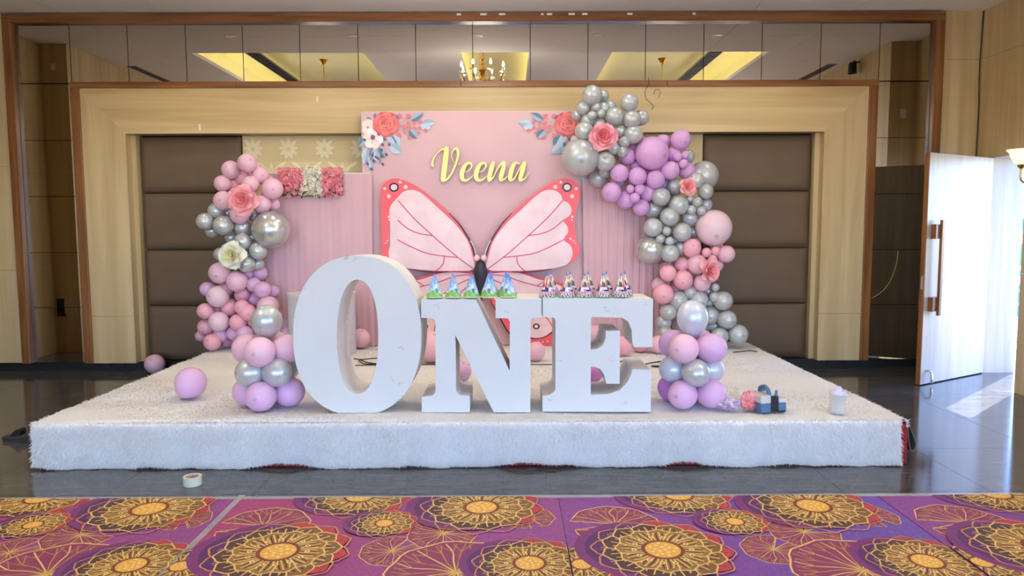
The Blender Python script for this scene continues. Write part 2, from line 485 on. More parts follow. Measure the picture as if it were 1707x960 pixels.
for y0, y1 in ((-6.0, -2.6), (-1.4, 1.5)):  # unseen side windows, added to bring more daylight into the room
    portal('added_side_window_portal', (XR+.33, (y0+y1)/2, 1.85), (-1, 0, 0), y1-y0, 3.5)
tag(wall_right, 'right wall with pale laminate panels and the open doorway', 'wall', kind='structure')
panels_x(wall_right, XR, 1, PY, WY-.01, [OPEN_T, 3.58, CEIL])
panels_x(wall_right, XR, 1, 8.02, WY-.01, [0, OPEN_T])
panels_x(wall_right, PR, 1, 1.5, PY-.02, ZS)
for z0, z1 in zip(ZS, ZS[1:]): bx('laminate_panel', PR, XR+.36, PY-.02, PY, z0+.0015, z1-.0015, M['laminate_v'], wall_right)
bx('jamb_lining', XR-.01, XR+.36, 8.0, 8.02, 0, OPEN_T, M['door_lam'], wall_right)
bx('lintel_lining', XR-.01, XR+.36, PY, 8.02, OPEN_T-.015, OPEN_T, M['door_lam'], wall_right)
bx('socket_plate', 5.22, 5.30, PY, PY+.008, 3.12, 3.24, M['white_metal'], wall_right)
b = MB(); b.tube(catmull([(XR-.012, WY-.02, CEIL), (XR-.03, WY-.03, 3.5), (XR-.012, WY-.02, 3.0), (XR-.02, WY-.03, 2.46)], 8), .006, 6)
b.build('corner_cable', M['dark'], wall_right, 60)
# rear wall with three tall open windows (behind the camera, enlarged to add fill light)
wins = [(-5.5, -2.3), (-2.0, 1.2), (1.5, 4.7)]
def rear(b):
    xs_ = [PL-.3]+[v for w in wins for v in w]+[PR+.3]
    for i in range(0, len(xs_), 2): b.box(xs_[i], xs_[i+1], REAR-.2, REAR, 0, CEIL+.1)
    for a, c in wins: b.box(a, c, REAR-.2, REAR, 3.7, CEIL+.1); b.box(a, c, REAR-.2, REAR, 0, .1)
wall_rear = quick('wall_rear', M['plaster'], rear); tag(wall_rear, 'plaster wall opposite the stage with tall windows enlarged for fill light', 'wall', kind='structure')
for i, (a, c) in enumerate(wins):
    w = quick('window_%d' % (i+1), M['trim_v'], lambda b: (b.box(a, a+.06, REAR-.12, REAR+.01, .1, 3.7), b.box(c-.06, c, REAR-.12, REAR+.01, .1, 3.7),
        b.box(a, c, REAR-.12, REAR+.01, 3.64, 3.7), b.box(a, c, REAR-.12, REAR+.01, .1, .16), b.box((a+c)/2-.03, (a+c)/2+.03, REAR-.1, REAR-.02, .16, 3.64)))
    tag(w, 'unseen tall wooden window frame opposite the stage, enlarged for fill light', 'window', kind='structure')
    portal('window_portal', ((a+c)/2, REAR-.15, 1.9), (0, 1, 0), c-a, 3.6)
portal('door_portal', (XR+.33, (PY+8.0)/2, OPEN_T/2), (-1, 0, 0), 8.0-PY, OPEN_T)

# ceiling with joints, a lit tray and soffits
ceiling = quick('ceiling', M['dark'], lambda b: (b.box(XL-.3, XR+.3, REAR-.2, WY+.4, 4.9, 5.0)))
tag(ceiling, 'white suspended ceiling with a lit recessed tray', 'ceiling', kind='structure')
TX0, TX1, TY0, TY1 = C0-4.04, C0+4.03, -1.0, 6.48
jx = [XL-.1, -5.04, -3.92, 2.77, 3.90, XR+.1]; gj = .005
for a, c in zip(jx, jx[1:]):
    for y0, y1 in ((7.31, WY+.1), (TY1, 7.31)):
        bx('ceiling_panel', a+gj, c-gj, y0+(.002 if y0 > 7 else 0), y1-.002, CEIL, CEIL+.05, M['ceil'], ceiling)
for a, c in ((XL-.1, TX0), (TX1, XR+.1)):
    for y0, y1 in ((REAR, -4), (-4, TY0), (TY0, 2.7), (2.7, TY1)):
        bx('ceiling_panel', a, c, y0+.002, y1-.002, CEIL, CEIL+.05, M['ceil'], ceiling)
bx('ceiling_panel', TX0, TX1, REAR, TY0, CEIL, CEIL+.05, M['ceil'], ceiling)
ZT = 4.58
quick('tray_top', M['cove'], lambda b: b.box(TX0-.4, TX1+.4, TY0-.4, TY1+.4, ZT, ZT+.05), ceiling)
quick('tray_side', M['cove'], lambda b: (b.box(TX0-.4, TX0-.35, TY0-.4, TY1+.4, CEIL+.05, ZT), b.box(TX1+.35, TX1+.4, TY0-.4, TY1+.4, CEIL+.05, ZT),
    b.box(TX0-.4, TX1+.4, TY1+.35, TY1+.4, CEIL+.05, ZT), b.box(TX0-.4, TX1+.4, TY0-.4, TY0-.35, CEIL+.05, ZT)), ceiling)
for x0, x1 in ((-2.2, -.73), (.30, 1.56)):
    bx('soffit', x0, x1, TY0+.3, TY1-.02, 4.32, 4.37, M['ceil'], ceiling)
    for xx in (x0+.08, x1-.12): bx('led_strip', xx, xx+.04, TY0+.4, TY1-.1, 4.37, 4.38, M['led'], ceiling)
for xx in (TX0-.16, TX1+.12): bx('led_strip', xx, xx+.04, TY0, TY1, CEIL+.055, CEIL+.065, M['led'], ceiling)
for x0 in (-3.86, 2.94):
    g_ = bx('air_grille', x0, x0+.2, TY0+.3, TY1-.02, 4.24, 4.26, M['grille'], ceiling)
    q = MB()
    for k in range(70): q.box(x0+.01, x0+.19, TY0+.4+k*.1, TY0+.46+k*.1, 4.232, 4.24)
    q.build('slats', M['dark'], g_)
for x0 in (-5.74, 4.80):
    bx('slot_diffuser', x0, x0+.14, 4.0, 5.72, CEIL-.006, CEIL+.01, M['grille'], ceiling)
    bx('slot_diffuser', x0+.02, x0+.12, 4.05, 5.67, CEIL-.008, CEIL-.005, M['dark'], ceiling)
# dropped back cover between tray and slab is dark ceiling void

# downlights
dl_ring = MB(); dl_ring.lathe([(.055, -.004), (.075, -.004), (.078, 0.), (.075, .012), (.05, .012)], 20, closed=True)
dl_lens = MB(); dl_lens.lathe([(1e-6, .004), (.052, .004)], 20)
DL_ENERGY = 32
def downlight(x, y, z, label, on=True):
    o = empty('downlight', (x, y, z), 0, label, 'downlight', 'recessed downlights')
    o['label'] = label
    inst('ring', dl_ring_me, o); inst('lens', dl_lens_me, o)
    if on:
        L = bpy.data.lights.new('downlight_lamp', 'SPOT'); L.energy = DL_ENERGY; L.color = (1, .95, .87); L.spot_size = math.radians(130); L.spot_blend = .6; L.shadow_soft_size = .05
        q = bpy.data.objects.new('downlight_lamp', L); COL.objects.link(q); q.parent = o; q.location = (0, 0, -.03)
    return o
def mesh_only(b, name, m_, smooth=40):
    o = b.build(name, m_, None, smooth); me = o.data; bpy.data.objects.remove(o); return me
dl_ring_me = mesh_only(dl_ring, 'ring', M['white_metal']); dl_lens_me = mesh_only(dl_lens, 'lens', M['lens'])
row = [(-3.56, 'first'), (-1.99, 'second'), (-.41, 'third'), (1.14, 'fourth'), (2.67, 'fifth')]
for x, w in row: downlight(x, 7.33, CEIL, 'recessed downlight nearest the mirror band, %s from the left' % w)
downlight(-5.12, 5.94, CEIL, 'recessed downlight left of the lit ceiling tray')
downlight(4.33, 5.96, CEIL, 'recessed downlight right of the lit ceiling tray')
for x, nm in ((-1.42, 'left'), (.92, 'right')):
    for y, f in ((4.7, 'near'), (3.15, 'far')): downlight(x, y, 4.32, 'downlight in the %s tray soffit, %s one in the mirror' % (nm, f))
for x, nm in ((-5.12, 'left'), (4.33, 'right')):
    for y, f in ((3.4, 'middle'), (0.8, 'last')): downlight(x, y, CEIL, 'downlight over the hall floor, %s side, %s one' % (nm, f))

# chandeliers
def chandelier(x, y, ztop, drop, label):
    o = empty('chandelier', (x, y, ztop), 0, label, 'chandelier', 'crystal chandeliers')
    quick('ceiling_rose', M['brass'], lambda b: b.lathe([(.03, -.10), (.035, -.07), (.075, -.01), (.08, 0)], 16), o, 50)
    z0 = -drop
    quick('rod', M['brass'], lambda b: b.lathe([(.008, z0), (.008, -.08)], 8), o, 50)
    quick('column', M['brass'], lambda b: b.lathe([(.005, z0-.30), (.03, z0-.27), (.012, z0-.22), (.05, z0-.16), (.02, z0-.1), (.045, z0-.04), (.06, z0), (.03, z0+.05), (.012, z0+.1), (.04, z0+.15), (.01, z0+.2)], 16), o, 50)
    for k in range(8):
        a = 2*math.pi*(k+.5)/8; ca, sa = math.cos(a), math.sin(a); R = .33
        pts = catmull([(0.03*ca, .03*sa, z0-.12), (.15*ca, .15*sa, z0-.24), (.27*ca, .27*sa, z0-.18), (R*ca, R*sa, z0-.06)], 6)
        arm = quick('arm', M['brass'], lambda b: b.tube(pts, .009, 6), o, 60)
        quick('candle_cup', M['crystal'], lambda b: b.lathe([(.01, z0-.07), (.055, z0-.045), (.06, z0-.04), (.012, z0-.045), (.014, z0+.02)], 12, (R*ca, R*sa, 0)), arm, 50)
        quick('candle_bulb', M['bulb'], lambda b: b.lathe([(.008, z0+.02), (.018, z0+.045), (.016, z0+.07), (.004, z0+.1), (1e-6, z0+.105)], 10, (R*ca, R*sa, 0)), arm, 80)
        quick('crystal_drop', M['crystal'], lambda b: b.lathe([(1e-6, z0-.15), (.014, z0-.125), (.006, z0-.09), (1e-6, z0-.08)], 6, (R*ca, R*sa, 0)), arm)
    L = bpy.data.lights.new('chandelier_lamp', 'POINT'); L.energy = 75; L.color = (1, .95, .87); L.shadow_soft_size = .3
    q = bpy.data.objects.new('chandelier_lamp', L); COL.objects.link(q); q.parent = o; q.location = (0, 0, z0-.45)
    return o
chandelier(C0, 5.91, ZT, .58, 'brass chandelier with lit candle bulbs reflected in the mirror band')
chandelier(-3.2, 4.1, ZT, .75, 'brass chandelier on the left half of the ceiling tray')
chandelier(2.64, 4.13, ZT, .75, 'brass chandelier on the right half of the ceiling tray')

# open door leaf
hinge = Vector((XR-.03, 7.985, 0)); free = Vector((4.30, 7.35, 0))
ddir = (free-hinge); DL = ddir.length
door = empty('door_1', hinge, math.atan2(ddir.y, ddir.x)); tag(door, 'open pale laminate door with tall wooden pull handles', 'door', kind='structure')
# local x runs from hinge to free edge, local +y faces the camera side (checked below)
DH = 2.43
quick('leaf', M['door_lam'], lambda b: b.box(0, DL-.012, -.022, .022, .012, DH), door)
quick('edge_lipping', M['trim_v'], lambda b: b.box(DL-.012, DL, -.024, .024, .012, DH), door)
for s in (1, -1):
    h = quick('pull_handle', M['trim_v'], lambda b: b.box(DL-.20, DL-.155, s*.085-.014, s*.085+.014, .74, 1.74), door, None, .004)
    for zc in (.86, 1.62):
        quick('handle_block', M['trim_v'], lambda b: b.box(DL-.20, DL-.08, min(s*.022, s*.075), max(s*.022, s*.075), zc-.075, zc+.075), h, None, .003)
quick('lock_plate', M['chrome'], lambda b: b.box(DL, DL+.002, -.012, .012, 1.02, 1.16), door)
quick('door_stop', M['chrome'], lambda b: b.tube(catmull([(DL-.13, .022, .15), (DL-.13, .06, .14), (DL-.13, .075, .08), (DL-.13, .075, .03)], 6), [.012]*10+[.014]*9, 8), door, 60)

# wall sconce on the pier
S = at_y(1703, 262, 6.78)
sc = empty('wall_sconce', (PR, S.y, S.z), 0, 'lit glass bowl wall lamp above the doorway at right edge', 'wall lamp')
dx = S.x-PR
quick('wall_plate', M['brass'], lambda b: b.lathe([(1e-6, .02), (.05, .015), (.055, 0), (1e-6, 0)], 16, M=Matrix.Translation((0, 0, -.2)) @ Matrix.Rotation(-math.pi/2, 4, 'Y')), sc, 50)
quick('arm', M['brass'], lambda b: b.tube(catmull([(0, 0, -.2), (dx*.4, 0, -.26), (dx*.95, 0, -.22), (dx, 0, -.1)], 8), .008, 8), sc, 60)
quick('cup', M['brass'], lambda b: b.lathe([(.01, -.11), (.03, -.09), (.034, -.06), (.02, -.055)], 16, (dx, 0, 0)), sc, 50)
quick('shade', M['shade'], lambda b: b.lathe([(.03, -.07), (.06, -.05), (.085, 0), (.10, .045), (.125, .07), (.12, .073), (.095, .05), (.078, 0), (.05, -.04), (.025, -.06)], 28, (dx, 0, 0)), sc, 60)

gr = quick('ground', mat('bounce_ground', (150, 146, 136), .9), lambda b: b.box(-150, 150, -150, 150, -4.4, -4.2)); tag(gr, 'pale unseen ground far below the terrace, added to bounce daylight', 'ground', kind='structure')  # unseen plane added so daylight bounces up through the windows
# small spotlight on the right pier, seen in the mirror
sp = empty('wall_spotlight', (PR, 6.14, 3.98), 0, 'small dark spotlight high on the right wall, seen in the mirror', 'spotlight')
quick('bracket', M['dark'], lambda b: (b.box(-.10, 0, -.012, .012, .06, .08), b.box(-.11, -.09, -.06, .06, -.02, .08)), sp)
quick('can', M['dark'], lambda b: b.lathe([(.02, .06), (.055, .05), (.06, -.09), (.052, -.09), (.048, .02)], 18, (-.10, 0, 0)), sp, 50)
quick('lens', M['crystal'], lambda b: b.lathe([(1e-5, -.08), (.05, -.08)], 18, (-.10, 0, 0)), sp)
# outside: terrace, railing, block opposite
terr = quick('terrace', mat('terrace_tile', (104, 102, 100), .6), lambda b: b.box(XR+.36, 9.2, -9, 16, -.2, -.02)); tag(terr, 'sunlit pale terrace floor outside the doorway', 'terrace', kind='structure')
rl = empty('terrace_railing', (8.2, 12, 0), 0, 'white metal railing with horizontal bars outside the doorway', 'railing')
for y in (-3, -1.5, 0, 1.5, 3): quick('post', M['white_metal'], lambda b: b.box(-.03, .03, y-.03, y+.03, -.02, 1.0), rl)
for z in (.2, .42, .64, .86): quick('bar', M['white_metal'], lambda b: b.box(-.015, .015, -3.2, 3.2, z-.015, z+.015), rl)
quick('handrail', M['white_metal'], lambda b: b.box(-.04, .04, -3.2, 3.2, .97, 1.04), rl)
bl = empty('apartment_block', (26, 36, -4), 0, 'pale far building with blue-green glass seen through the doorway', 'building')
quick('wall', mat('pale_render', (225, 226, 224), .7), lambda b: b.box(-5, 5, 0, 6, -2, 5.6), bl)
glm = mat('teal_glass', (70, 150, 165), .1, noise=.05)
for i in range(5):
    for j in range(3):
        quick('window_glass', glm, lambda b: b.box(-4.4+i*1.9, -3.2+i*1.9, -.04, .02, -1+j*2.1, .6+j*2.1), bl)
quick('roof_edge', mat('teal_roof', (90, 160, 170), .4), lambda b: b.box(-5.2, 5.2, -.3, 6.2, 5.6, 6.1), bl)
# ------------------------------------------------------------------ stage and fur rug
SX0, SX1, SY0, SY1, SZ = -3.31, 2.74, 4.85, 8.30, .30
ZT_ = .325                         # walking surface of the rug
M['red'] = mat('red_carpet', (150, 34, 34), .9, noise=.15, nscale=60, bump=.3, bscale=400)
M['backing'] = mat('carpet_backing', (92, 90, 84), .9, noise=.1, nscale=50)
M['tan_backing'] = mat('tan_carpet_backing', (176, 146, 100), .9, noise=.1, nscale=50)
M['ply'] = wood('stage_plywood', (150, 118, 80), (176, 142, 100), .7, 'X')
stage = empty('stage_platform', ((SX0+SX1)/2, (SY0+SY1)/2, 0), 0, 'low stage platform wrapped in red carpet under the white fur rug', 'stage')
def stg(name, m_, fn, smooth=None): 
    b = MB(); fn(b); b.v = [(x-(SX0+SX1)/2, y-(SY0+SY1)/2, z) for x, y, z in b.v]
    return b.build(name, m_, stage, smooth)
stg('deck', M['ply'], lambda b: b.box(SX0+.02, SX1+.03, SY0+.02, SY1, .02, SZ-.006))
stg('carpet_wrap', M['red'], lambda b: (b.box(SX0+.012, SX1+.05, SY0+.012, SY0+.02, .004, SZ), b.box(SX0, SX0+.02, SY0+.02, SY1, .02, SZ), b.box(SX1+.03, SX1+.05, SY0+.02, SY1, .004, SZ), b.box(SX0+.01, SX1+.05, SY0+.012, SY1, SZ-.006, SZ)))
def ribbon_y(b, prof, y0, y1, th, mi_out=0, mi_in=1):
    """a folded sheet: profile of (x, z) swept along y"""
    k = len(prof); nr = []
    for i in range(k):
        a = Vector(prof[max(i-1, 0)]); c = Vector(prof[min(i+1, k-1)]); t = (c-a).normalized(); nr.append(Vector((-t.y, t.x)))
    vs = []
    for y in (y0, y1):
        for i in range(k): vs.append((prof[i][0], y, prof[i][1]))
        for i in range(k): vs.append((prof[i][0]+nr[i].x*th, y, prof[i][1]+nr[i].y*th))
    o = 2*k; f1 = []; f2 = []; f3 = []
    for i in range(k-1):
        f1.append((i, i+1, o+i+1, o+i)); f2.append((k+i, o+k+i, o+k+i+1, k+i+1)); f3.append((i, k+i, k+i+1, i+1)); f3.append((o+i, o+i+1, o+k+i+1, o+k+i))
    n0 = len(b.v); b.add(vs, f1, mi_out); 
    for f in f2: b.f.append(tuple(i+n0 for i in f)); b.m.append(mi_in); b.c.append(None)
    for f in f3: b.f.append(tuple(i+n0 for i in f)); b.m.append(mi_in); b.c.append(None)
    b.add([vs[0], vs[k], vs[o], vs[o+k], vs[k-1], vs[2*k-1], vs[o+k-1], vs[o+2*k-1]], [(0, 2, 3, 1), (4, 5, 7, 6)], mi_in)
# carpet flap curling off the right end
pf = catmull([(SX1-.03, .312), (SX1+.05, .31), (SX1+.085, .25), (SX1+.125, .15), (SX1+.12, .095), (SX1+.09, .09), (SX1+.07, .15), (SX1+.06, .25)], 5)
stg('carpet_flap', [M['red'], M['backing']], lambda b: ribbon_y(b, pf[::-1], SY0+.03, SY0+1.1, .007), 60)
pf2 = catmull([(SX0+.02, .31), (SX0-.03, .30), (SX0-.055, .25), (SX0-.045, .215), (SX0-.02, .215), (SX0-.008, .25)], 5)
stg('carpet_curl', [M['tan_backing'], M['tan_backing']], lambda b: ribbon_y(b, pf2, SY0+.05, SY0+.8, .006), 60)

m, n, l, p = new_mat('white_faux_fur')
tc = n.new('ShaderNodeTexCoord'); nz = n.new('ShaderNodeTexNoise'); nz.inputs['Scale'].default_value = 2.2; nz.inputs['Detail'].default_value = 4
rp = n.new('ShaderNodeValToRGB'); rp.color_ramp.elements[0].position = .35; rp.color_ramp.elements[1].position = .6
rp.color_ramp.elements[0].color = srgb(236, 231, 224); rp.color_ramp.elements[1].color = srgb(244, 241, 238)
l.new(tc.outputs['Object'], nz.inputs[0]); l.new(nz.outputs[0], rp.inputs[0]); l.new(rp.outputs[0], p.inputs['Base Color'])
p.inputs['Roughness'].default_value = .9; p.inputs['Specular IOR Level'].default_value = .15; p.inputs['Sheen Weight'].default_value = .3
M['fur'] = m
m, n, l, p = new_mat('white_fur_strands')
df = n.new('ShaderNodeBsdfDiffuse'); tl = n.new('ShaderNodeBsdfTranslucent'); mx = n.new('ShaderNodeMixShader'); mx.inputs[0].default_value = .45
tc = n.new('ShaderNodeTexCoord'); nz = n.new('ShaderNodeTexNoise'); nz.inputs['Scale'].default_value = 3; rp = n.new('ShaderNodeValToRGB')
rp.color_ramp.elements[0].color = srgb(242, 238, 232); rp.color_ramp.elements[1].color = srgb(250, 249, 247)
l.new(tc.outputs['Object'], nz.inputs[0]); l.new(nz.outputs[0], rp.inputs[0]); l.new(rp.outputs[0], df.inputs[0]); l.new(rp.outputs[0], tl.inputs[0])
l.new(df.outputs[0], mx.inputs[1]); l.new(tl.outputs[0], mx.inputs[2]); l.new(mx.outputs[0], n['Material Output'].inputs[0])
M['strand'] = m
rug = empty('fur_rug', ((SX0+SX1)/2, SY0, ZT_), 0, 'white shaggy fur rug draped over the whole stage', 'rug')
def rug_surf(u, v):
    """u along the front (x), v: 0..drop over the front edge then back over the deck"""
    DROP = .315
    wob = .006*math.sin(u*9.3)+.005*math.sin(u*23.7+1)+.004*math.sin(u*41+2)
    if v < DROP:
        z = ZT_-(DROP-v)
        t = (DROP-v)/DROP
        y = SY0-.012-(.016+wob*1.2)*t - .006*math.sin(u*5.1)*t
        lift = max(0., .030*(math.exp(-((u+1.60)/.14)**2)+.9*math.exp(-((u-.10)/.3)**2)+.9*math.exp(-((u-1.28)/.16)**2))) + .008+.008*math.sin(u*7)+.005*math.sin(u*17+.6)
        z += lift*t*t
        r = min(1., (DROP-v)/.03)
        y += .014*(1-r)**2; z -= 0
        return (u, y, max(.006, z))
    d = v-DROP
    y = SY0+d*1.0
    ease = min(1., d/.05)
    rp_ = .006*math.sin(y*7+u*.8)+.004*math.sin(y*13.7-u*1.7)+.003*math.sin(u*6.1)
    z = ZT_+rp_*ease - .010*(1-ease)**2
    u += .05*max(0., (u-SX1+.3)/.3)*ease
    return (u, y, z)
NU, vs_list = 240, [0, .03, .07, .11, .15, .19, .23, .265, .29, .305, .315, .33, .345, .365]+[.365+k*.045 for k in range(1, 75)]
vs_list = [v for v in vs_list if v <= .315+SY1-SY0-.01]
us = [SX0-.02+(SX1-SX0+.02)*i/NU for i in range(NU+1)]
us[-1] = SX1-.015
b = MB(); vs = [rug_surf(u, v) for v in vs_list for u in us]; fs = []
for j in range(len(vs_list)-1):
    for i in range(NU):
        k = j*(NU+1)+i; fs.append((k, k+1, k+NU+2, k+NU+1))
# left overhang of the rug
b.add(vs, fs)
lv = []; lf = []
ks = [j for j, v in enumerate(vs_list) if v >= .315]
for j in ks:
    x, y, z = vs[j*(NU+1)]
    e = .018*math.sin(y*11)+.012*math.sin(y*27+1)+.02*math.sin(y*4.3)
    lv += [(x, y, z), (x-.012, y, z-.03), (x-.016, y, z-.06-.035-e)]
for a in range(len(ks)-1):
    for c in range(2): lf.append((a*3+c, a*3+c+1, a*3+3+c+1, a*3+3+c))
b.add(lv, lf)
rv = []; rf = []
for j in ks:
    x, y, z = vs[j*(NU+1)+NU]
    e = .015*math.sin(y*9+1)+.012*math.sin(y*23)
    rv += [(x, y, z), (x+.012, y, z-.02), (x+.016, y, z-.035-e*.6)]
for a in range(len(ks)-1):
    for c in range(2): rf.append((a*3+c, a*3+3+c, a*3+3+c+1, a*3+c+1))
b.add(rv, rf)
ox, oy, oz = rug.location
b.v = [(x-ox, y-oy, z-oz) for x, y, z in b.v]
b.build('backing_cloth', M['fur'], rug, 180)
# pile: one tapering blade each
def pile(N, vr, lmin, lmax, wd, flat):
    u = rng.uniform(SX0-.02, SX1-.015, N); v = rng.uniform(vr[0], vr[1], N)
    V = np.zeros((N*3, 3), np.float32)
    clump = .5+.5*np.sin(u*17+3*np.sin(v*9))*np.sin(v*21+2*np.sin(u*7))
    for i in range(N):
        p0 = rug_surf(u[i], v[i])
        L = lmin+(lmax-lmin)*random.random()
        a = 2*math.pi*random.random()
        if v[i] < .315:
            n_ = (0, -1, 0); d = (math.cos(a)*.5, -flat-.25*random.random(), -.75+.5*math.sin(a))
            w = (math.cos(a), 0, math.sin(a))
        else:
            th = 2.2*math.sin(u[i]*1.3+v[i]*2.1)+a*.35
            d = (math.cos(th)*.9, math.sin(th)*.9, flat+.12*clump[i]+.25*random.random())
            w = (-math.sin(th), math.cos(th), 0)
        k = math.sqrt(d[0]**2+d[1]**2+d[2]**2)
        x, y, z = p0[0]-ox, p0[1]-oy, p0[2]-oz
        V[i*3] = (x-w[0]*wd, y-w[1]*wd, z-w[2]*wd-.001); V[i*3+1] = (x+w[0]*wd, y+w[1]*wd, z+w[2]*wd-.001)
        V[i*3+2] = (x+d[0]/k*L, y+d[1]/k*L, max(z+d[2]/k*L, .003-oz))
    return V
Vp = np.concatenate([pile(64000, (.0, .325), .018, .042, .0036, .22), pile(22000, (.0, .02), .012, .028, .003, .3), pile(80000, (.31, .315+1.6), .014, .032, .0042, .12), pile(45000, (.31+1.6, .315+SY1-SY0-.03), .014, .032, .005, .12)])
# ragged rim along both side edges
def rim(N, right):
    V = np.zeros((N*3, 3), np.float32)
    for i in range(N):
        y = SY0+random.random()*(SY1-SY0-.05); x = (SX1+.035) if right else SX0-.03
        z = ZT_-.005-random.random()*(.05 if right else .11)
        s = 1 if right else -1
        d = Vector((s*random.uniform(.3, 1), random.uniform(-.6, .6), random.uniform(-.9, .25))).normalized(); L = random.uniform(.012, .035)
        w = Vector((0, .7, .7))*.0035
        p_ = Vector((x-ox, y-oy, z-oz))
        V[i*3] = p_-w; V[i*3+1] = p_+w; V[i*3+2] = p_+d*L
    return V
Vp = np.concatenate([Vp, rim(9000, False), rim(7000, True)])
me = bpy.data.meshes.new('fur_pile'); N = len(Vp)
me.vertices.add(N); me.vertices.foreach_set('co', Vp.ravel())
me.loops.add(N); me.loops.foreach_set('vertex_index', np.arange(N, dtype=np.int32))
me.polygons.add(N//3); me.polygons.foreach_set('loop_start', np.arange(0, N, 3, dtype=np.int32)); me.polygons.foreach_set('loop_total', np.full(N//3, 3, np.int32))
me.update(); me.validate(); me.materials.append(M['strand'])
fp = inst('fur_pile', me, rug); fp['kind'] = 'stuff'

# ------------------------------------------------------------------ backdrop
M['drape'] = mat('pink_drape_cloth', (214, 172, 180), .75, noise=.03, nscale=3, sheen=.3)
M['flex'] = mat('pink_printed_backdrop', (216, 176, 181), .5, noise=.02, nscale=2, bump=.08, bscale=3.)
BY = 8.10
p0 = at_y(603, 186, BY); p1 = at_y(1000, 186, BY)
bz0, bz1 = ZT_+.005, p0.z
bd = empty('printed_backdrop', ((p0.x+p1.x)/2, BY, ZT_), 0, 'tall pink backdrop panel with floral corners behind the butterfly', 'backdrop')
def loc_build(b, root, name, mats, smooth=None, parent=None):
    L = root.location; b.v = [(x-L[0], y-L[1], z-L[2]) for x, y, z in b.v]
    return b.build(name, mats, parent or root, smooth)
b = MB(); nx, nz_ = 60, 50; vs = []; fs = []
for j in range(nz_+1):
    for i in range(nx+1):
        u, v = i/nx, j/nz_
        x = p0.x+(p1.x-p0.x)*u; z = bz0+(bz1-bz0)*v
        y = BY+.004*math.sin(6*u+5*v)+.003*math.sin(17*u-7*v)+.0025*math.sin(31*(u*.7+v))+(.004*math.exp(-((v-.83)/.006)**2))
        vs.append((x, y, z))
for j in range(nz_):
    for i in range(nx): k = j*(nx+1)+i; fs.append((k, k+1, k+nx+2, k+nx+1))
b.add(vs, fs); loc_build(b, bd, 'sheet', M['flex'], 180)
b = MB()
for x in (p0.x, p1.x): b.box(x-.012 if x == p0.x else x-.03, x+.03 if x == p0.x else x+.012, BY+.02, BY+.05, bz0, bz1+.005)
b.box(p0.x, p1.x, BY+.02, BY+.05, bz1-.03, bz1+.005)
loc_build(b, bd, 'frame', M['white_metal'])
# printed corner flowers
FC = {'rose': (226, 108, 108), 'rose2': (206, 84, 90), 'rose3': (236, 128, 124), 'rosec': (176, 96, 84), 'cream': (236, 222, 216), 'cream2': (226, 200, 196), 'eye': (150, 96, 124), 'blue': (96, 122, 146), 'blue2': (158, 178, 200), 'blue3': (186, 204, 222), 'navy': (84, 84, 112), 'bud': (232, 118, 120), 'white': (240, 238, 236), 'stem': (200, 170, 178)}
fkeys = list(FC); FM = [mat('print_'+k, FC[k], .5, noise=.04, nscale=12) for k in fkeys]
pr_layer = [0]
def pshape(b, pts_px, colr, lift=None):
    """flat printed shape, given as outline in photo pixels on the backdrop plane"""
    pr_layer[0] += 1
    y = BY-.011-.00004*pr_layer[0]
    q = [at_y(px, py, y) for px, py in pts_px]
    b.prism([[(v.x, v.z) for v in q]], y, y+.0008, mi=fkeys.index(colr), back=False)
def ell(cx_, cy_, rx, ry, ang=0, n=14, wob=0, ph=0):
    o = []
    for i in range(n):
        t = 2*math.pi*i/n; k = 1+wob*math.sin(5*t+ph)
        x, y = rx*k*math.cos(t), ry*k*math.sin(t)
        o.append((cx_+x*math.cos(ang)-y*math.sin(ang), cy_+x*math.sin(ang)+y*math.cos(ang)))
    return o
def pleaf(b, x, y, L, W, a, c, c2=None):
    n = 7; up = []; dn = []
    for i in range(n+1):
        t = i/n; w = W*math.sin(math.pi*t**.85)
        up.append((t*L, w)); dn.append((t*L, -w))
    R = lambda q: [(x+u*math.cos(a)-v*math.sin(a), y+u*math.sin(a)+v*math.cos(a)) for u, v in q]
    pshape(b, R(up+dn[-2:0:-1]), c)
    if c2: pshape(b, R([(u, 0) for u, v in dn]+dn[::-1][1:-1]), c2)
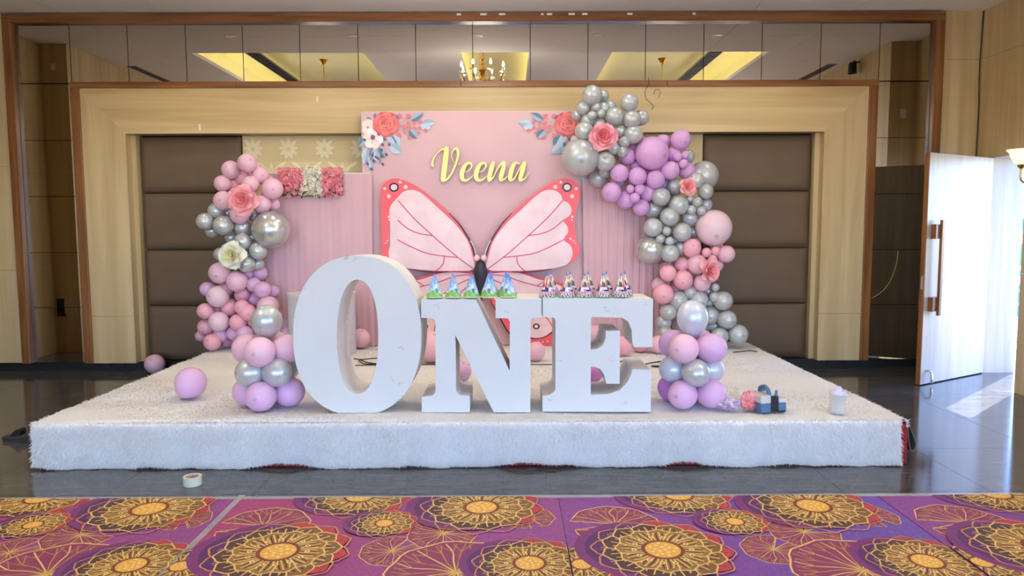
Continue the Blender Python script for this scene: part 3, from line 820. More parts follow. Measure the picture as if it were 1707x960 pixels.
def corner(b, mx):
    """floral corner; mx maps the left-hand pixel x to the wanted one"""
    D = math.radians
    flip = mx(1) < mx(0)
    def lf(x, y, L, W, a, c, c2=None): pleaf(b, mx(x), y, L, W, (D(180)-D(a)) if flip else D(a), c, c2)
    def el(x, y, rx, ry, c, a=0, wob=0, ph=0): pshape(b, ell(mx(x), y, rx, ry, -D(a) if flip else D(a), 16, wob, ph), c)
    for a_ in ((616, 203, 16, 5, -120, 'blue', 'blue2'), (660, 200, 14, 5, -80, 'blue', 'navy'), (627, 197, 10, 4, -100, 'blue2', 'blue')): 
        x, y, L, W, a, c, c2 = a_; lf(x, max(y, 196), min(L, 9), W, a, c, c2)
    lf(684, 201, 26, 6, -30, 'blue', 'blue2'); lf(700, 207, 28, 6, -8, 'blue3', 'blue2'); lf(700, 210, 20, 5, 12, 'blue3')
    lf(682, 216, 20, 7, 48, 'blue', 'blue2'); lf(655, 225, 24, 8, 62, 'blue', 'blue3'); lf(648, 240, 28, 9, 35, 'blue3', 'blue2')
    lf(645, 228, 18, 4, 40, 'blue3'); lf(620, 248, 28, 7, 60, 'blue2', 'blue'); lf(625, 245, 26, 7, 80, 'blue3', 'blue2')
    lf(612, 245, 30, 7, 100, 'blue3', 'blue2'); lf(608, 232, 16, 6, 130, 'blue', 'blue2'); lf(615, 262, 26, 5, 75, 'blue3', 'blue2'); lf(614, 286, 27, 5, 82, 'blue3', 'blue2')
    lf(632, 245, 20, 5, 60, 'blue', 'blue2'); lf(620, 248, 20, 4, 95, 'blue', None); lf(606, 215, 20, 8, -60, 'blue3', 'cream2')
    # stems with buds
    for x0, y0, x1, y1 in ((666, 208, 702, 203), (668, 206, 682, 193), (668, 209, 700, 214), (668, 212, 684, 230), (676, 208, 698, 221), (640, 232, 650, 242), (622, 250, 613, 272), (626, 250, 638, 274), (620, 250, 619, 282)):
        dxy = Vector((x1-x0, y1-y0)); nrm = Vector((-dxy.y, dxy.x)).normalized()*.5
        pshape(b, [(mx(x0+nrm.x), y0+nrm.y), (mx(x1+nrm.x), y1+nrm.y), (mx(x1-nrm.x), y1-nrm.y), (mx(x0-nrm.x), y0-nrm.y)], 'stem')
    for x, y, r in ((681, 193.5, 4), (667, 193, 3.6), (681, 205, 3.2), (690, 205.5, 2.6), (701, 203, 3.2), (674, 211, 3), (683, 213, 3.2), (691, 213.5, 3), (700, 213, 2.8), (709, 217, 2.8), (675, 219, 3), (683, 229.5, 3.2), (698, 221.5, 2.4), (665, 225, 4)):
        el(x, y, r*1.15, r*.85, 'bud', 30, .05)
    # white blossoms
    for k in range(5): el(614+6*math.cos(k*1.257), 212+7*math.sin(k*1.257), 6, 6.5, 'cream')
    el(613, 212, 2, 2, 'bud')
    for k in range(6): el(622+9.5*math.cos(k*1.047+.2), 231+10*math.sin(k*1.047+.2), 7.6, 8, 'cream' if k % 2 else 'white')
    for k in range(5): lf(622, 231, 11, 1.6, 30+72*k, 'cream2')
    el(621.5, 229, 4, 4.4, 'eye'); el(621.5, 229, 2, 2.2, 'navy')
    for x, y in ((641, 232), (649, 241), (631, 224), (638, 241), (636, 250), (644, 257.5), (637, 260.5), (627, 262), (630, 264), (620.5, 259), (622.5, 268.5), (613, 273), (619.5, 281.5), (638, 273.5), (608, 233)):
        el(x, y, 2.9, 1.9, 'navy', 50)
    # rose: rings of scalloped petals
    cx_, cy_ = 643.5, 207
    el(cx_, cy_, 22.5, 20.5, 'rose', 0, .05, .3)
    for k, (r, pr, c) in enumerate(((13.5, 10, 'rose2'), (13, 9, 'rose3'), (8.5, 7.5, 'rose2'), (8, 6.6, 'rose3'), (4.5, 4.6, 'rosec'), (4, 3.8, 'rose3'))):
        for i in range(6 if k < 4 else 4):
            a = i*2*math.pi/(6 if k < 4 else 4)+k*.4+.2
            el(cx_+r*math.cos(a), cy_-1+r*.9*math.sin(a), pr, pr*.85, c if (i+k) % 3 else ('rose' if k < 4 else 'rose2'), a*57.3+90, .04)
    el(cx_, cy_-2, 3.6, 3, 'rosec'); el(cx_, cy_-2, 2, 1.6, 'rose3')
b = MB(); corner(b, lambda x: x); b.v = [(v[0], v[1], min(v[2], bz1-.004)) for v in b.v]
loc_build(b, bd, 'floral_print', FM)
pr_layer[0] = 0
b = MB(); corner(b, lambda x: 1590-x); b.v = [(v[0], v[1], min(v[2], bz1-.004)) for v in b.v]
loc_build(b, bd, 'floral_print', FM)

def drape(name, label, x0, x1, ztop, y, amp, nf):
    o = empty(name, ((x0+x1)/2, y, ZT_), 0, label, 'curtain', 'pink drapes')
    b = MB(); nx, nz_ = 160, 26; vs = []; fs = []
    for j in range(nz_+1):
        v = j/nz_
        for i in range(nx+1):
            u = i/nx; a = amp*(.25+.75*(1-v))*(.35+.65*u if nf > 10 else 1)
            f = math.sin(2*math.pi*nf*u+1.3*math.sin(5*u+1))+.45*math.sin(2*math.pi*nf*2.3*u+2)+.3*math.sin(2*math.pi*nf*.37*u)
            vs.append((x0+(x1-x0)*u+.01*math.sin(v*4+u*9), y+a*f, ZT_+.005+(ztop-ZT_)*v+(-.01*math.sin(math.pi*u) if j == nz_ else 0)))
    for j in range(nz_):
        for i in range(nx): k = j*(nx+1)+i; fs.append((k, k+1, k+nx+2, k+nx+1))
    b.add(vs, fs); loc_build(b, o, 'cloth', M['drape'], 180)
    b = MB(); b.tube([(x0, y+.03, ztop), (x1, y+.03, ztop)], .012, 8); loc_build(b, o, 'top_rail', M['white_metal'], 60)
    return o
q0 = at_y(436, 290, 8.06); q1 = at_y(620, 288, 8.06)
drape('drape', 'pink gathered cloth left of the printed backdrop, below the flower mats', q0.x, q1.x, q0.z, 8.05, .003, 7)
q0 = at_y(972, 300, 8.06); q1 = at_y(1122, 300, 8.06)
drape('drape', 'pink pleated cloth right of the printed backdrop, behind the silver balloons', q0.x, q1.x, q0.z, 8.05, .012, 13)

# name in gold script
M['gold'] = mat('brushed_gold_acrylic', (226, 200, 112), .32, .35, noise=.05, nscale=30)
M['gold_edge'] = mat('gold_edge', (150, 112, 60), .4, .3, noise=.05)
SC = 8.535
def stroke_poly(pts, n=10):
    c = catmull([(700+u/SC, 230+v/SC, w/SC) for u, v, w in pts], n)
    L, R_ = [], []
    for i in range(len(c)):
        a, d = c[max(i-1, 0)], c[min(i+1, len(c)-1)]
        t = np.array((d[0]-a[0], d[1]-a[1])); t /= (np.linalg.norm(t)+1e-9)
        nn = np.array((-t[1], t[0])); w = max(c[i][2], .5)/2
        L.append((c[i][0]+nn[0]*w, c[i][1]+nn[1]*w)); R_.append((c[i][0]-nn[0]*w, c[i][1]-nn[1]*w))
    return L, R_, c
E1 = [(628, 486, 8), (690, 470, 12), (735, 410, 22), (725, 365, 30), (690, 356, 34), (640, 395, 52), (606, 470, 66), (596, 550, 62), (622, 598, 44), (670, 600, 26), (715, 570, 14), (762, 530, 8)]
LET = {'letter_v': [[(205, 404, 14), (178, 385, 34), (185, 320, 26), (240, 225, 18), (310, 165, 22), (372, 160, 40)],
                    [(378, 152, 60), (372, 240, 76), (355, 380, 76), (338, 520, 76), (330, 590, 66)],
                    [(318, 604, 40), (372, 596, 30), (440, 520, 26), (500, 395, 30), (540, 260, 34), (540, 180, 38), (512, 150, 34), (470, 185, 18), (450, 250, 12), (468, 320, 9), (510, 362, 7), (575, 372, 5)]],
       'letter_e': [E1], 'letter_e ': [[(u+203, v, w) for u, v, w in E1]],
       'letter_n': [[(1045, 352, 40), (1028, 400, 62), (1005, 480, 64), (988, 560, 62), (985, 600, 46)],
                    [(1000, 606, 26), (1050, 545, 16), (1100, 445, 20), (1150, 375, 30), (1190, 350, 44)],
                    [(1198, 352, 44), (1188, 420, 62), (1166, 500, 64), (1150, 570, 58), (1156, 600, 36), (1200, 585, 18), (1250, 540, 8)]],
       'letter_a': [[(1418, 372, 16), (1370, 352, 30), (1325, 400, 56), (1298, 480, 64), (1284, 560, 60), (1292, 598, 42), (1340, 580, 18), (1385, 500, 14), (1440, 400, 18), (1480, 356, 30)],
                    [(1492, 352, 40), (1470, 420, 62), (1448, 500, 62), (1428, 570, 56), (1436, 602, 36), (1490, 575, 16), (1548, 500, 6)]]}
NY = BY-.055
a0 = at_y(800, 302, NY)
sign = empty('name_sign', (a0.x, NY, a0.z), 0, 'gold script name lettering reading Veena on the pink backdrop', 'sign')
for nm, strokes in LET.items():
    b = MB()
    for si, s in enumerate(strokes):
        L, R_, c = stroke_poly(s)
        yf = NY+.0004*si
        q = [(lambda v: (v.x, v.z))(at_y(px, py, NY)) for px, py in L+R_[::-1]]
        k = len(L); vs = []
        for dy in (0, .022): vs += [(x, yf+dy, z) for x, z in q]
        n2 = 2*k
        b.add(vs, [(i, i+1, n2-2-i, n2-1-i) for i in range(k-1)], 0)
        o = len(b.v)-len(vs)
        for i in range(n2):
            j = (i+1) % n2; b.f.append((o+i, o+j, o+n2+j, o+n2+i)); b.m.append(1); b.c.append(None)
        for e in (0, -1):                                  # round caps
            w = max(c[e][2], .5)/2
            if w > 1.2:
                q = [(lambda v: (v.x, v.z))(at_y(px, py, NY)) for px, py in ell(c[e][0], c[e][1], w, w, 0, 16)]
                b.prism([q], yf+.0002, yf+.022, 0, 1)
    loc_build(b, sign, nm.strip(), [M['gold'], M['gold_edge']])

# ------------------------------------------------------------------ butterfly
WYB = 7.93
AX = 801
M['wing_red'] = mat('butterfly_red_satin', (246, 92, 100), .38, noise=.06, nscale=5, bump=.1, bscale=6)
M['wing_pale'] = mat('butterfly_pale_satin', (240, 206, 208), .34, noise=.09, nscale=4.5, bump=.1, bscale=5)
M['vein'] = mat('butterfly_vein', (206, 60, 100), .5)
M['ink'] = mat('butterfly_black', (26, 24, 32), .4)
M['dotpink'] = mat('butterfly_dot', (248, 206, 212), .4)
M['body'] = mat('butterfly_body_navy', (44, 46, 62), .45, noise=.06)
Z4 = lambda pts: [(620+u/4.363-AX, 280+v/4.363) for u, v in pts]
up_out = [(-9.6, 449.6), (-8.6, 436), (-12.5, 422), (-17, 404), (-34, 376), (-52.6, 355.6), (-78, 332.7), (-105, 312), (-126, 301), (-143, 297), (-157, 302), (-165, 312), (-166, 323.5), (-164, 335), (-160, 349), (-157, 365), (-157, 381), (-159, 394.6), (-163, 407), (-165, 420), (-160, 430), (-148, 438.5), (-126, 446.5), (-95, 452), (-70, 453.8), (-40, 452)]
up_in = Z4([(742, 735), (728, 630), (690, 520), (600, 402), (500, 310), (400, 215), (325, 165), (250, 163), (205, 195), (190, 235), (150, 255), (128, 300), (140, 345), (188, 380), (158, 425), (154, 470), (185, 522), (138, 560), (120, 610), (128, 655), (165, 702), (270, 731), (460, 746), (600, 748)])
lo_out = [(-8, 455), (-50, 451), (-72, 454), (-95, 462), (-115, 466), (-138, 473), (-150, 488), (-149, 510), (-142, 530), (-133, 550), (-126, 573), (-100, 576), (-75, 573), (-58, 566), (-46, 552), (-34, 532), (-16, 498), (-6, 480)]
lo_in = [(-9, 457), (-50, 454), (-72, 457), (-95, 465), (-115, 470), (-134, 477), (-143, 490), (-140, 508), (-130, 524), (-132, 540), (-120, 551), (-104, 563), (-88, 563), (-66, 553), (-52, 540), (-38, 520), (-18, 490), (-8, 476)]
def smooth_poly(p, n=4): return [tuple(v) for v in catmull(p, n, True)]
bf_c = at_y(AX, 575, WYB)
bfly = empty('butterfly_cutout', (bf_c.x, WYB, ZT_), 0, 'giant pink and red butterfly cutout standing before the backdrop', 'decoration')
cz_ = at_y(AX, 440, WYB)
def wing_y(px, dep): return WYB+dep+.0003*abs(px-AX)     # wings sweep a little backwards
def wing_prism(b, pts, dep, th, mi=0, s=1, sm=3):
    q = smooth_poly([(AX+s*d, y) for d, y in pts], sm) if sm else [(AX+s*d, y) for d, y in pts]
    tri = tess([[(x, -y) for x, y in q]])
    fr = [at_y(x, y, wing_y(x, dep)) for x, y in q]; bk = [v+Vector((0, th, 0)) for v in fr]; k = len(q)
    fs = [tuple(t) for t in tri]+[tuple(i+k for i in t) for t in tri]+[(i, (i+1) % k, (i+1) % k+k, i+k) for i in range(k)]
    b.add(fr+bk, fs, mi)
def wing_line(b, pts, w, dep, th, mi, s, n=8):
    c = catmull([(AX+s*d, y) for d, y in pts], n); k = len(c); L = []; R_ = []
    for i in range(k):
        a, d = c[max(i-1, 0)], c[min(i+1, k-1)]; t = np.array((d[0]-a[0], d[1]-a[1])); t /= np.linalg.norm(t)+1e-9
        ww = (w if not isinstance(w, tuple) else w[0]+(w[1]-w[0])*math.sin(math.pi*i/(k-1)))/2
        L.append((c[i][0]-t[1]*ww, c[i][1]+t[0]*ww)); R_.append((c[i][0]+t[1]*ww, c[i][1]-t[0]*ww))
    q = L+R_; fr = [at_y(x, y, wing_y(x, dep)) for x, y in q]; bk = [v+Vector((0, th, 0)) for v in fr]; o = 2*k
    fs = [(i, i+1, k+i+1, k+i) for i in range(k-1)]+[(i, o+i, o+i+1, i+1) for i in range(k-1)]+[(k+i, k+i+1, o+k+i+1, o+k+i) for i in range(k-1)]
    b.add(fr+bk, fs, mi)
for s, side in ((1, 'left'), (-1, 'right')):
    # s = +1 uses the left-hand offsets as they are, -1 mirrors them
    b = MB(); wing_prism(b, up_out, 0, .03, 0, s); uw = loc_build(b, bfly, 'upper_wing', M['wing_red'])
    b = MB(); wing_prism(b, up_in, -.004, .006, 0, s); loc_build(b, bfly, 'wing_panel', M['wing_pale'], None, uw)
    uw_kids = uw.children[-1]; uw_kids.location = (0, 0, 0)
    b = MB()
    for pts in ([(190, 235), (300, 360), (440, 490), (600, 630), (748, 742)], [(188, 380), (260, 440), (340, 475), (440, 492)], [(185, 522), (300, 580), (400, 620), (520, 640), (625, 650)], [(525, 645), (520, 690), (495, 725), (460, 752)]):
        wing_line(b, Z4(pts), 1.5, -.006, .004, 0, s)
    loc_build(b, bfly, 'veins', M['vein'], None, uw)
    b = MB(); wing_line(b, Z4([(560, 326), (640, 415), (715, 535), (740, 610), (752, 660)]), (1., 3.), -.005, .006, 0, s)
    wing_line(b, Z4([(270, 735), (360, 748), (460, 756), (560, 754)]), (1., 1.8), -.005, .006, 0, s)
    loc_build(b, bfly, 'black_edge', M['ink'], None, uw)
    b = MB()
    rx, ry = 36/4.363, 33/4.363; cx_, cy_ = Z4([(160, 140)])[0]
    wing_prism(b, ell(cx_, cy_, rx, ry, 0, 20), -.005, .004, 0, s, 0); wing_prism(b, ell(cx_, cy_, rx*.66, ry*.66, 0, 20), -.008, .004, 1, s, 0)
    for u, v, r in ((93, 150, 11), (205, 103, 11), (245, 138, 15), (123, 205, 15), (122, 355, 9), (125, 378, 6), (135, 516, 9), (113, 530, 6), (100, 546, 5)):
        c = Z4([(u, v)])[0]; wing_prism(b, ell(c[0], c[1], r/4.363, r/4.363, 0, 12), -.005, .004, 1, s, 0)
    loc_build(b, bfly, 'spots', [M['ink'], M['dotpink']], None, uw)['kind'] = 'stuff'
    b = MB(); wing_prism(b, lo_out, .035, .03, 0, s); lw = loc_build(b, bfly, 'lower_wing', M['wing_red'])
    b = MB(); wing_prism(b, lo_in, .031, .006, 0, s); loc_build(b, bfly, 'wing_panel', M['wing_pale'], None, lw)
    b = MB()
    for pts in ([(-10, 456), (-50, 452.5), (-72, 455.5), (-95, 463.5), (-115, 468), (-136, 475)], [(-12, 458), (-40, 460), (-70, 470), (-108, 480), (-140, 488)], [(-12, 462), (-45, 478), (-80, 505), (-112, 532), (-122, 550)], [(-10, 468), (-40, 494), (-70, 530), (-80, 562)], [(-95, 476), (-108, 468), (-118, 466)]):
        wing_line(b, pts, 1.5, .029, .004, 0, s)
    loc_build(b, bfly, 'veins', M['vein'], None, lw)
    b = MB(); wing_line(b, [(-16, 499), (-34, 533), (-46, 553), (-60, 568)], (1., 2.4), .030, .006, 0, s); wing_line(b, [(-125, 550), (-110, 560), (-96, 564), (-82, 563), (-66, 553)], 1.4, .029, .006, 0, s)
    loc_build(b, bfly, 'black_edge', M['ink'], None, lw)
    b = MB(); wing_prism(b, ell(-93, 544, 5.8, 4.9, 0, 20), .029, .004, 0, s, 0); wing_prism(b, ell(-93, 544, 3.2, 2.8, 0, 20), .026, .004, 1, s, 0)
    for d, y in ((-112, 569), (-104, 570), (-97, 570.5)): wing_prism(b, ell(d, y, 1.8, 1.4, 0, 10), .029, .004, 1, s, 0)
    loc_build(b, bfly, 'spots', [M['ink'], M['dotpink']], None, lw)['kind'] = 'stuff'
# children of wings were built in butterfly coordinates and wings sit at its origin
b = MB(); prof = [(0.5, 432), (5, 434), (8, 440), (11, 448), (12, 456), (9.5, 468), (6, 482), (3, 498), (.5, 512)]
zs_ = []
for w, y in prof:
    P = at_y(AX, y, WYB-.03); zs_.append((w*scale_at(P), P.z))
Pm = at_y(AX, 456, WYB-.03)
b.lathe([(r, z) for r, z in zs_[::-1]], 16, (Pm.x, WYB-.005, 0)); loc_build(b, bfly, 'body', M['body'], 60)
for dx_ in (-6, 5.5):
    P = at_y(AX+dx_, 430, WYB-.05); b = MB(); b.sphere(P, 5.2*scale_at(P), 14, 10, 0); loc_build(b, bfly, 'eye', M['dotpink'], 180)
    s = 1 if dx_ > 0 else -1
    pts = [at_y(AX+s*d, y, WYB-.03) for d, y in ((7, 426), (9, 418), (13, 408), (17, 401))]
    b = MB(); b.tube(catmull([tuple(v) for v in pts], 5), .006, 6); loc_build(b, bfly, 'antenna', M['white_metal'], 60)

# ------------------------------------------------------------------ giant letters
M['letter'] = mat('white_painted_letter', (216, 216, 212), .5, noise=.025, nscale=2.5, spec=.35)
M['letter_side'] = mat('cream_letter_side', (230, 224, 216), .55, noise=.06, nscale=3)
M['scuff'] = mat('scuff_mark', (178, 170, 158), .7)
LY = at_z(885, 686, ZT_+.01).y
def letter(name, label, polys, depth, group='giant white letters'):
    pw = []
    for q in polys: pw.append([(lambda v: (v.x, v.z))(at_y(x, y, LY)) for x, y in q])
    zmin = min(z for x, z in pw[0]); off = ZT_+.004-zmin
    cx_ = sum(x for x, z in pw[0])/len(pw[0])
    o = empty(name, (cx_, LY, ZT_), 0, label, 'letter', group)
    pl = [[(x-cx_, z-ZT_+off) for x, z in q] for q in pw]
    b = MB(); b.prism(pl, 0, .012); b.build('front_panel', M['letter'], o)
    # box sides: closed body behind the front panel, set in by a hair
    b = MB(); b.prism([[(x*.999, z*.9985+.0006) for x, z in q] for q in pl], .012, depth); b.build('side_band', M['letter_side'], o, 35)
    return o, pl
Npx = [(702, 498), (793, 498), (849.5, 617), (850, 534), (849, 530.5), (846, 529), (826, 529), (826, 497), (903, 497), (903, 527.5), (890, 528), (886, 530), (884.5, 534), (884, 686), (823, 686), (759, 557), (760, 648), (761.5, 653), (766, 657), (783, 659), (783, 686), (703, 686), (703, 660.5), (719, 658.5), (724, 655), (726, 650), (726, 535), (724.5, 531), (720, 529), (702, 528.5)]
Epx = [(904.5, 497), (1089, 498), (1087.5, 578), (1057, 578), (1054.5, 571), (1053, 549), (1047, 535.5), (1037, 529), (985.5, 527.5), (984.5, 582.5), (996, 581), (1005, 575), (1009.5, 563), (1010, 551), (1033.5, 551), (1033, 639), (1011, 639), (1007, 624), (1000.5, 614.5), (991, 610.5), (984.7, 610.4), (984.7, 657.6), (1013, 656.7), (1033, 650), (1046.5, 636), (1052.5, 622), (1054.5, 615.3), (1085.5, 616), (1084.7, 686), (904.5, 685.5), (904.5, 659.7), (917, 657.6), (923, 653.5), (926, 648), (926, 534), (923.5, 529.5), (917, 528), (904.8, 527.5)]
def superell(cx_, cy_, rx, ry, n_, k, clip=1e9):
    o = []
    for i in range(k):
        t = 2*math.pi*i/k; c, s_ = math.cos(t), math.sin(t)
        o.append((cx_+rx*math.copysign(abs(c)**(2/n_), c), min(clip, cy_+ry*math.copysign(abs(s_)**(2/n_), s_))))
    return o
Opx = [superell(595.3, 558, 106.8, 133, 2.25, 72, 687), superell(596, 560, 34.5, 95.3, 2.25, 72)]
letO, plO = letter('letter_o', 'tallest white block letter, the rounded letter O', Opx, .38)
letN, plN = letter('letter_n', 'white block letter N with blue-and-green party hats on top', [Npx], .43)
letE, plE = letter('letter_e', 'white block letter E with red-and-blue party hats on top', [Epx], .43)
# scuffs: short flakes of missing paint on the fronts
def scuffs(o, spots):
    b = MB(); L = o.location
    for px, py, n_ in spots:
        for k in range(n_):
            P = at_y(px+random.uniform(-5, 5), py+random.uniform(-4, 4), LY-.001)
            w, h, a = random.uniform(.004, .014), random.uniform(.0008, .0018), random.uniform(-.6, .6)
            q = [(P.x-L[0]+x*math.cos(a)-z*math.sin(a), P.z-L[2]+x*math.sin(a)+z*math.cos(a)) for x, z in ((-w, -h), (0, -h*1.4), (w, 0), (0, h))]
            b.prism([q], -.0012, .001, back=False)
    b.build('paint_chips', M['scuff'], o)['kind'] = 'stuff'
scuffs(letO, [(577, 429, 14), (595, 431, 6), (505, 480, 4), (668, 579, 10), (655, 631, 6), (667, 640, 8), (662, 668, 9), (490, 530, 4), (575, 535, 3), (562, 583, 2)])
scuffs(letN, [(728, 512, 10), (718, 640, 4), (705, 525, 3), (845, 520, 5)])
scuffs(letE, [(1010, 515, 9), (1030, 518, 5), (915, 668, 5), (1075, 505, 4), (1020, 598, 5), (930, 600, 3), (1040, 670, 4)])

# cylinder plinth behind the O
M['plinth_w'] = mat('white_plinth', (206, 208, 216), .5, noise=.03)
P = at_z(539, 588, ZT_+.006); r = 54*scale_at(P); h = at_y(539, 487, P.y).z-ZT_-.006
o = empty('cylinder_plinth', (P.x, P.y, ZT_+.006), 0, 'white cylinder plinth mostly hidden behind the letter O', 'plinth')
quick('drum', M['plinth_w'], lambda b: b.lathe([(r, 0), (r, h-.02)], 48), o, 40)
quick('top_disc', M['letter'], lambda b: b.lathe([(r+.006, h-.02), (r+.006, h)], 48), o, 40)
# ------------------------------------------------------------------ balloons
def balloon_mat(name, rgb, rough, metal=0., coat=0., sub=.0, spec=.5):
    m, n, l, p = new_mat(name)
    tc = n.new('ShaderNodeTexCoord'); sx = n.new('ShaderNodeSeparateXYZ'); l.new(tc.outputs['Object'], sx.inputs[0])
    rp = n.new('ShaderNodeValToRGB'); c = srgb(*rgb)
    rp.color_ramp.elements[0].position = .985; rp.color_ramp.elements[1].position = .996     # thicker rubber at the crown
    rp.color_ramp.elements[0].color = c; rp.color_ramp.elements[1].color = tuple(v*.72 for v in c[:3])+(1,)
    l.new(sx.outputs['Z'], rp.inputs[0]); l.new(rp.outputs[0], p.inputs['Base Color'])
    p.inputs['Roughness'].default_value = rough; p.inputs['Metallic'].default_value = metal; p.inputs['Coat Weight'].default_value = coat
    p.inputs['Coat Roughness'].default_value = .12; p.inputs['Specular IOR Level'].default_value = spec
    if sub:
        p.inputs['Subsurface Weight'].default_value = sub; p.inputs['Subsurface Radius'].default_value = (.6, .4, .4); p.inputs['Subsurface Scale'].default_value = .12
    return m
BC = {'P': ('pink', balloon_mat('balloon_pink', (236, 188, 204), .42)), 'C': ('coral pink', balloon_mat('balloon_coral', (240, 174, 188), .42)),
      'L': ('lilac', balloon_mat('balloon_lilac', (222, 176, 212), .42)), 'M': ('mauve', balloon_mat('balloon_mauve', (208, 150, 178), .42)),
      'W': ('pale pink', balloon_mat('balloon_pale', (236, 202, 214), .42)), 'V': ('violet', balloon_mat('balloon_violet', (216, 164, 218), .42)),
      'S': ('silver', balloon_mat('balloon_silver', (198, 199, 198), .30, .35, .25)), 'G': ('grey pearl', balloon_mat('balloon_grey', (190, 193, 194), .34, .25, .2)),
      'K': ('chrome silver', balloon_mat('balloon_chrome', (198, 198, 196), .27, .6, .15)), 'B': ('silvery white', balloon_mat('balloon_white_pearl', (206, 210, 220), .32, .2, .2)),
      'R': ('red', balloon_mat('balloon_red', (226, 60, 80), .4)), 'U': ('magenta purple', balloon_mat('balloon_purple', (206, 132, 204), .42))}
prof = []
for i in range(25):
    t = math.pi*i/24                      # from the neck at -z to the crown at +z
    r = math.sin(t); z = -math.cos(t)
    if z < 0: z *= 1+.14*(-z)**3; r *= 1-.06*(-z)**4
    prof.append((max(r, 1e-5), z))
bal_b = MB(); bal_b.lathe(prof, 36)
kn_b = MB(); kn_b.lathe([(.03, -1.11), (.045, -1.145), (.03, -1.165), (.06, -1.20), (.075, -1.22), (.05, -1.225)], 10)
BAL_ME = {}
for k, (nm, mt) in BC.items():
    o = bal_b.build('balloon', mt, None, 180); kn = kn_b.build('knot', mt, None, 180)
    BAL_ME[k] = (o.data, kn.data); bpy.data.objects.remove(o); bpy.data.objects.remove(kn)
ALLB = []
def balloon(P, R, colr, axis, label, group, squash=1.0):
    """axis: direction of the crown, away from the knot"""
    o = bpy.data.objects.new('balloon', BAL_ME[colr][0]); COL.objects.link(o)
    o.location = P; o.scale = (R, R, R*squash); o.rotation_euler = Vector(axis).to_track_quat('Z', 'Y').to_euler()
    k = bpy.data.objects.new('knot', BAL_ME[colr][1]); COL.objects.link(k); k.parent = o
    tag(o, label, 'balloon', group); ALLB.append(o)
    return o
ORD = ['highest', 'second highest', 'third highest', 'fourth highest', 'fifth highest', 'sixth highest', 'seventh highest', 'eighth highest', 'ninth highest', 'tenth highest', 'eleventh highest', 'twelfth highest', 'thirteenth highest', 'fourteenth highest', 'fifteenth highest', 'sixteenth highest', 'seventeenth highest', 'eighteenth highest']
def size_word(r): return 'tiny' if r <= 9.6 else 'small' if r <= 12.9 else 'medium' if r < 20 else 'large'
def garland(data, place, group, Y0, cxpx, front):
    """data: (px, py, r, colour, layer)"""
    cls = {}
    for d in data: cls.setdefault((d[3], size_word(d[2])), []).append(d)
    items = []
    for d in data:
        px, py, r, c, lay = d
        same = sorted(cls[(c, size_word(r))], key=lambda q: q[1]); rk = same.index(d)
        nm = '%s %s balloon' % (size_word(r), BC[c][0])
        lab = ('the only %s %s' % (nm, place)) if len(same) == 1 else ('%s, %s of its kind %s' % (nm, ORD[rk] if rk < len(same)-1 or len(same) < 3 else 'lowest', place))
        items.append([px, py, r, c, lay, lab])
    for it in items:
        px, py, r, c, lay, lab = it
        Y = Y0+lay*.085+ (r-14)*.0022
        for _ in range(6):
            P = at_y(px, py, Y); R = r*scale_at(P)
            # keep clear of the ones already hung nearer the room
            worst = 0
            for Q, R2, l2 in GAR:
                d = (P-Q).length; ov = (R+R2)*.86-d
                if ov > worst and l2 <= lay: worst = ov
            if worst <= 0.004 or lay == 0: break
            Y = min(Y+worst*.8, Y0+.27)
        P = at_y(px, py, Y); R = r*scale_at(P); GAR.append((P, R, lay))
        ax = Vector((random.uniform(-.6, .6)+(px-cxpx)*.012, -random.uniform(.25, 1.0), random.uniform(-.5, .7)))
        if lay == 0 and random.random() < .5: ax.y -= .8
        balloon(P, R*.985, c, ax, lab, group, 1.0)
GAR = []
LT = [(412, 272, 16, 'P', 0), (385, 283, 15.5, 'P', 1), (434, 292.5, 14.5, 'P', 1), (406, 298, 13, 'C', 2), (371, 306, 14, 'P', 1), (390, 308, 11.2, 'C', 1), (417.5, 307, 14.5, 'P', 0), (454, 314.5, 17.8, 'P', 0), (372.5, 334.5, 16.5, 'P', 0), (436, 340, 15.8, 'P', 0), (455, 341, 11.8, 'P', 2), (400, 357.5, 16.6, 'P', 0), (446, 303, 12, 'C', 2), (426, 281, 11, 'P', 2)]
LS = [(361, 352, 14.5, 'S', 1), (341.7, 369, 14.5, 'S', 0), (354, 385, 12, 'S', 2), (372.5, 376, 17, 'S', 0), (379, 355, 12, 'S', 2), (405, 380, 14.5, 'S', 1), (425, 359, 11.5, 'S', 2), (452, 382.5, 32, 'K', 0), (386, 396, 11, 'S', 2), (405, 403, 15, 'S', 0), (421, 397, 10.5, 'S', 2), (430.5, 418, 15, 'S', 0), (368, 424, 12, 'S', 1), (411, 440, 14.8, 'S', 0), (429, 440, 11.5, 'S', 1), (414, 425, 12, 'S', 2)]
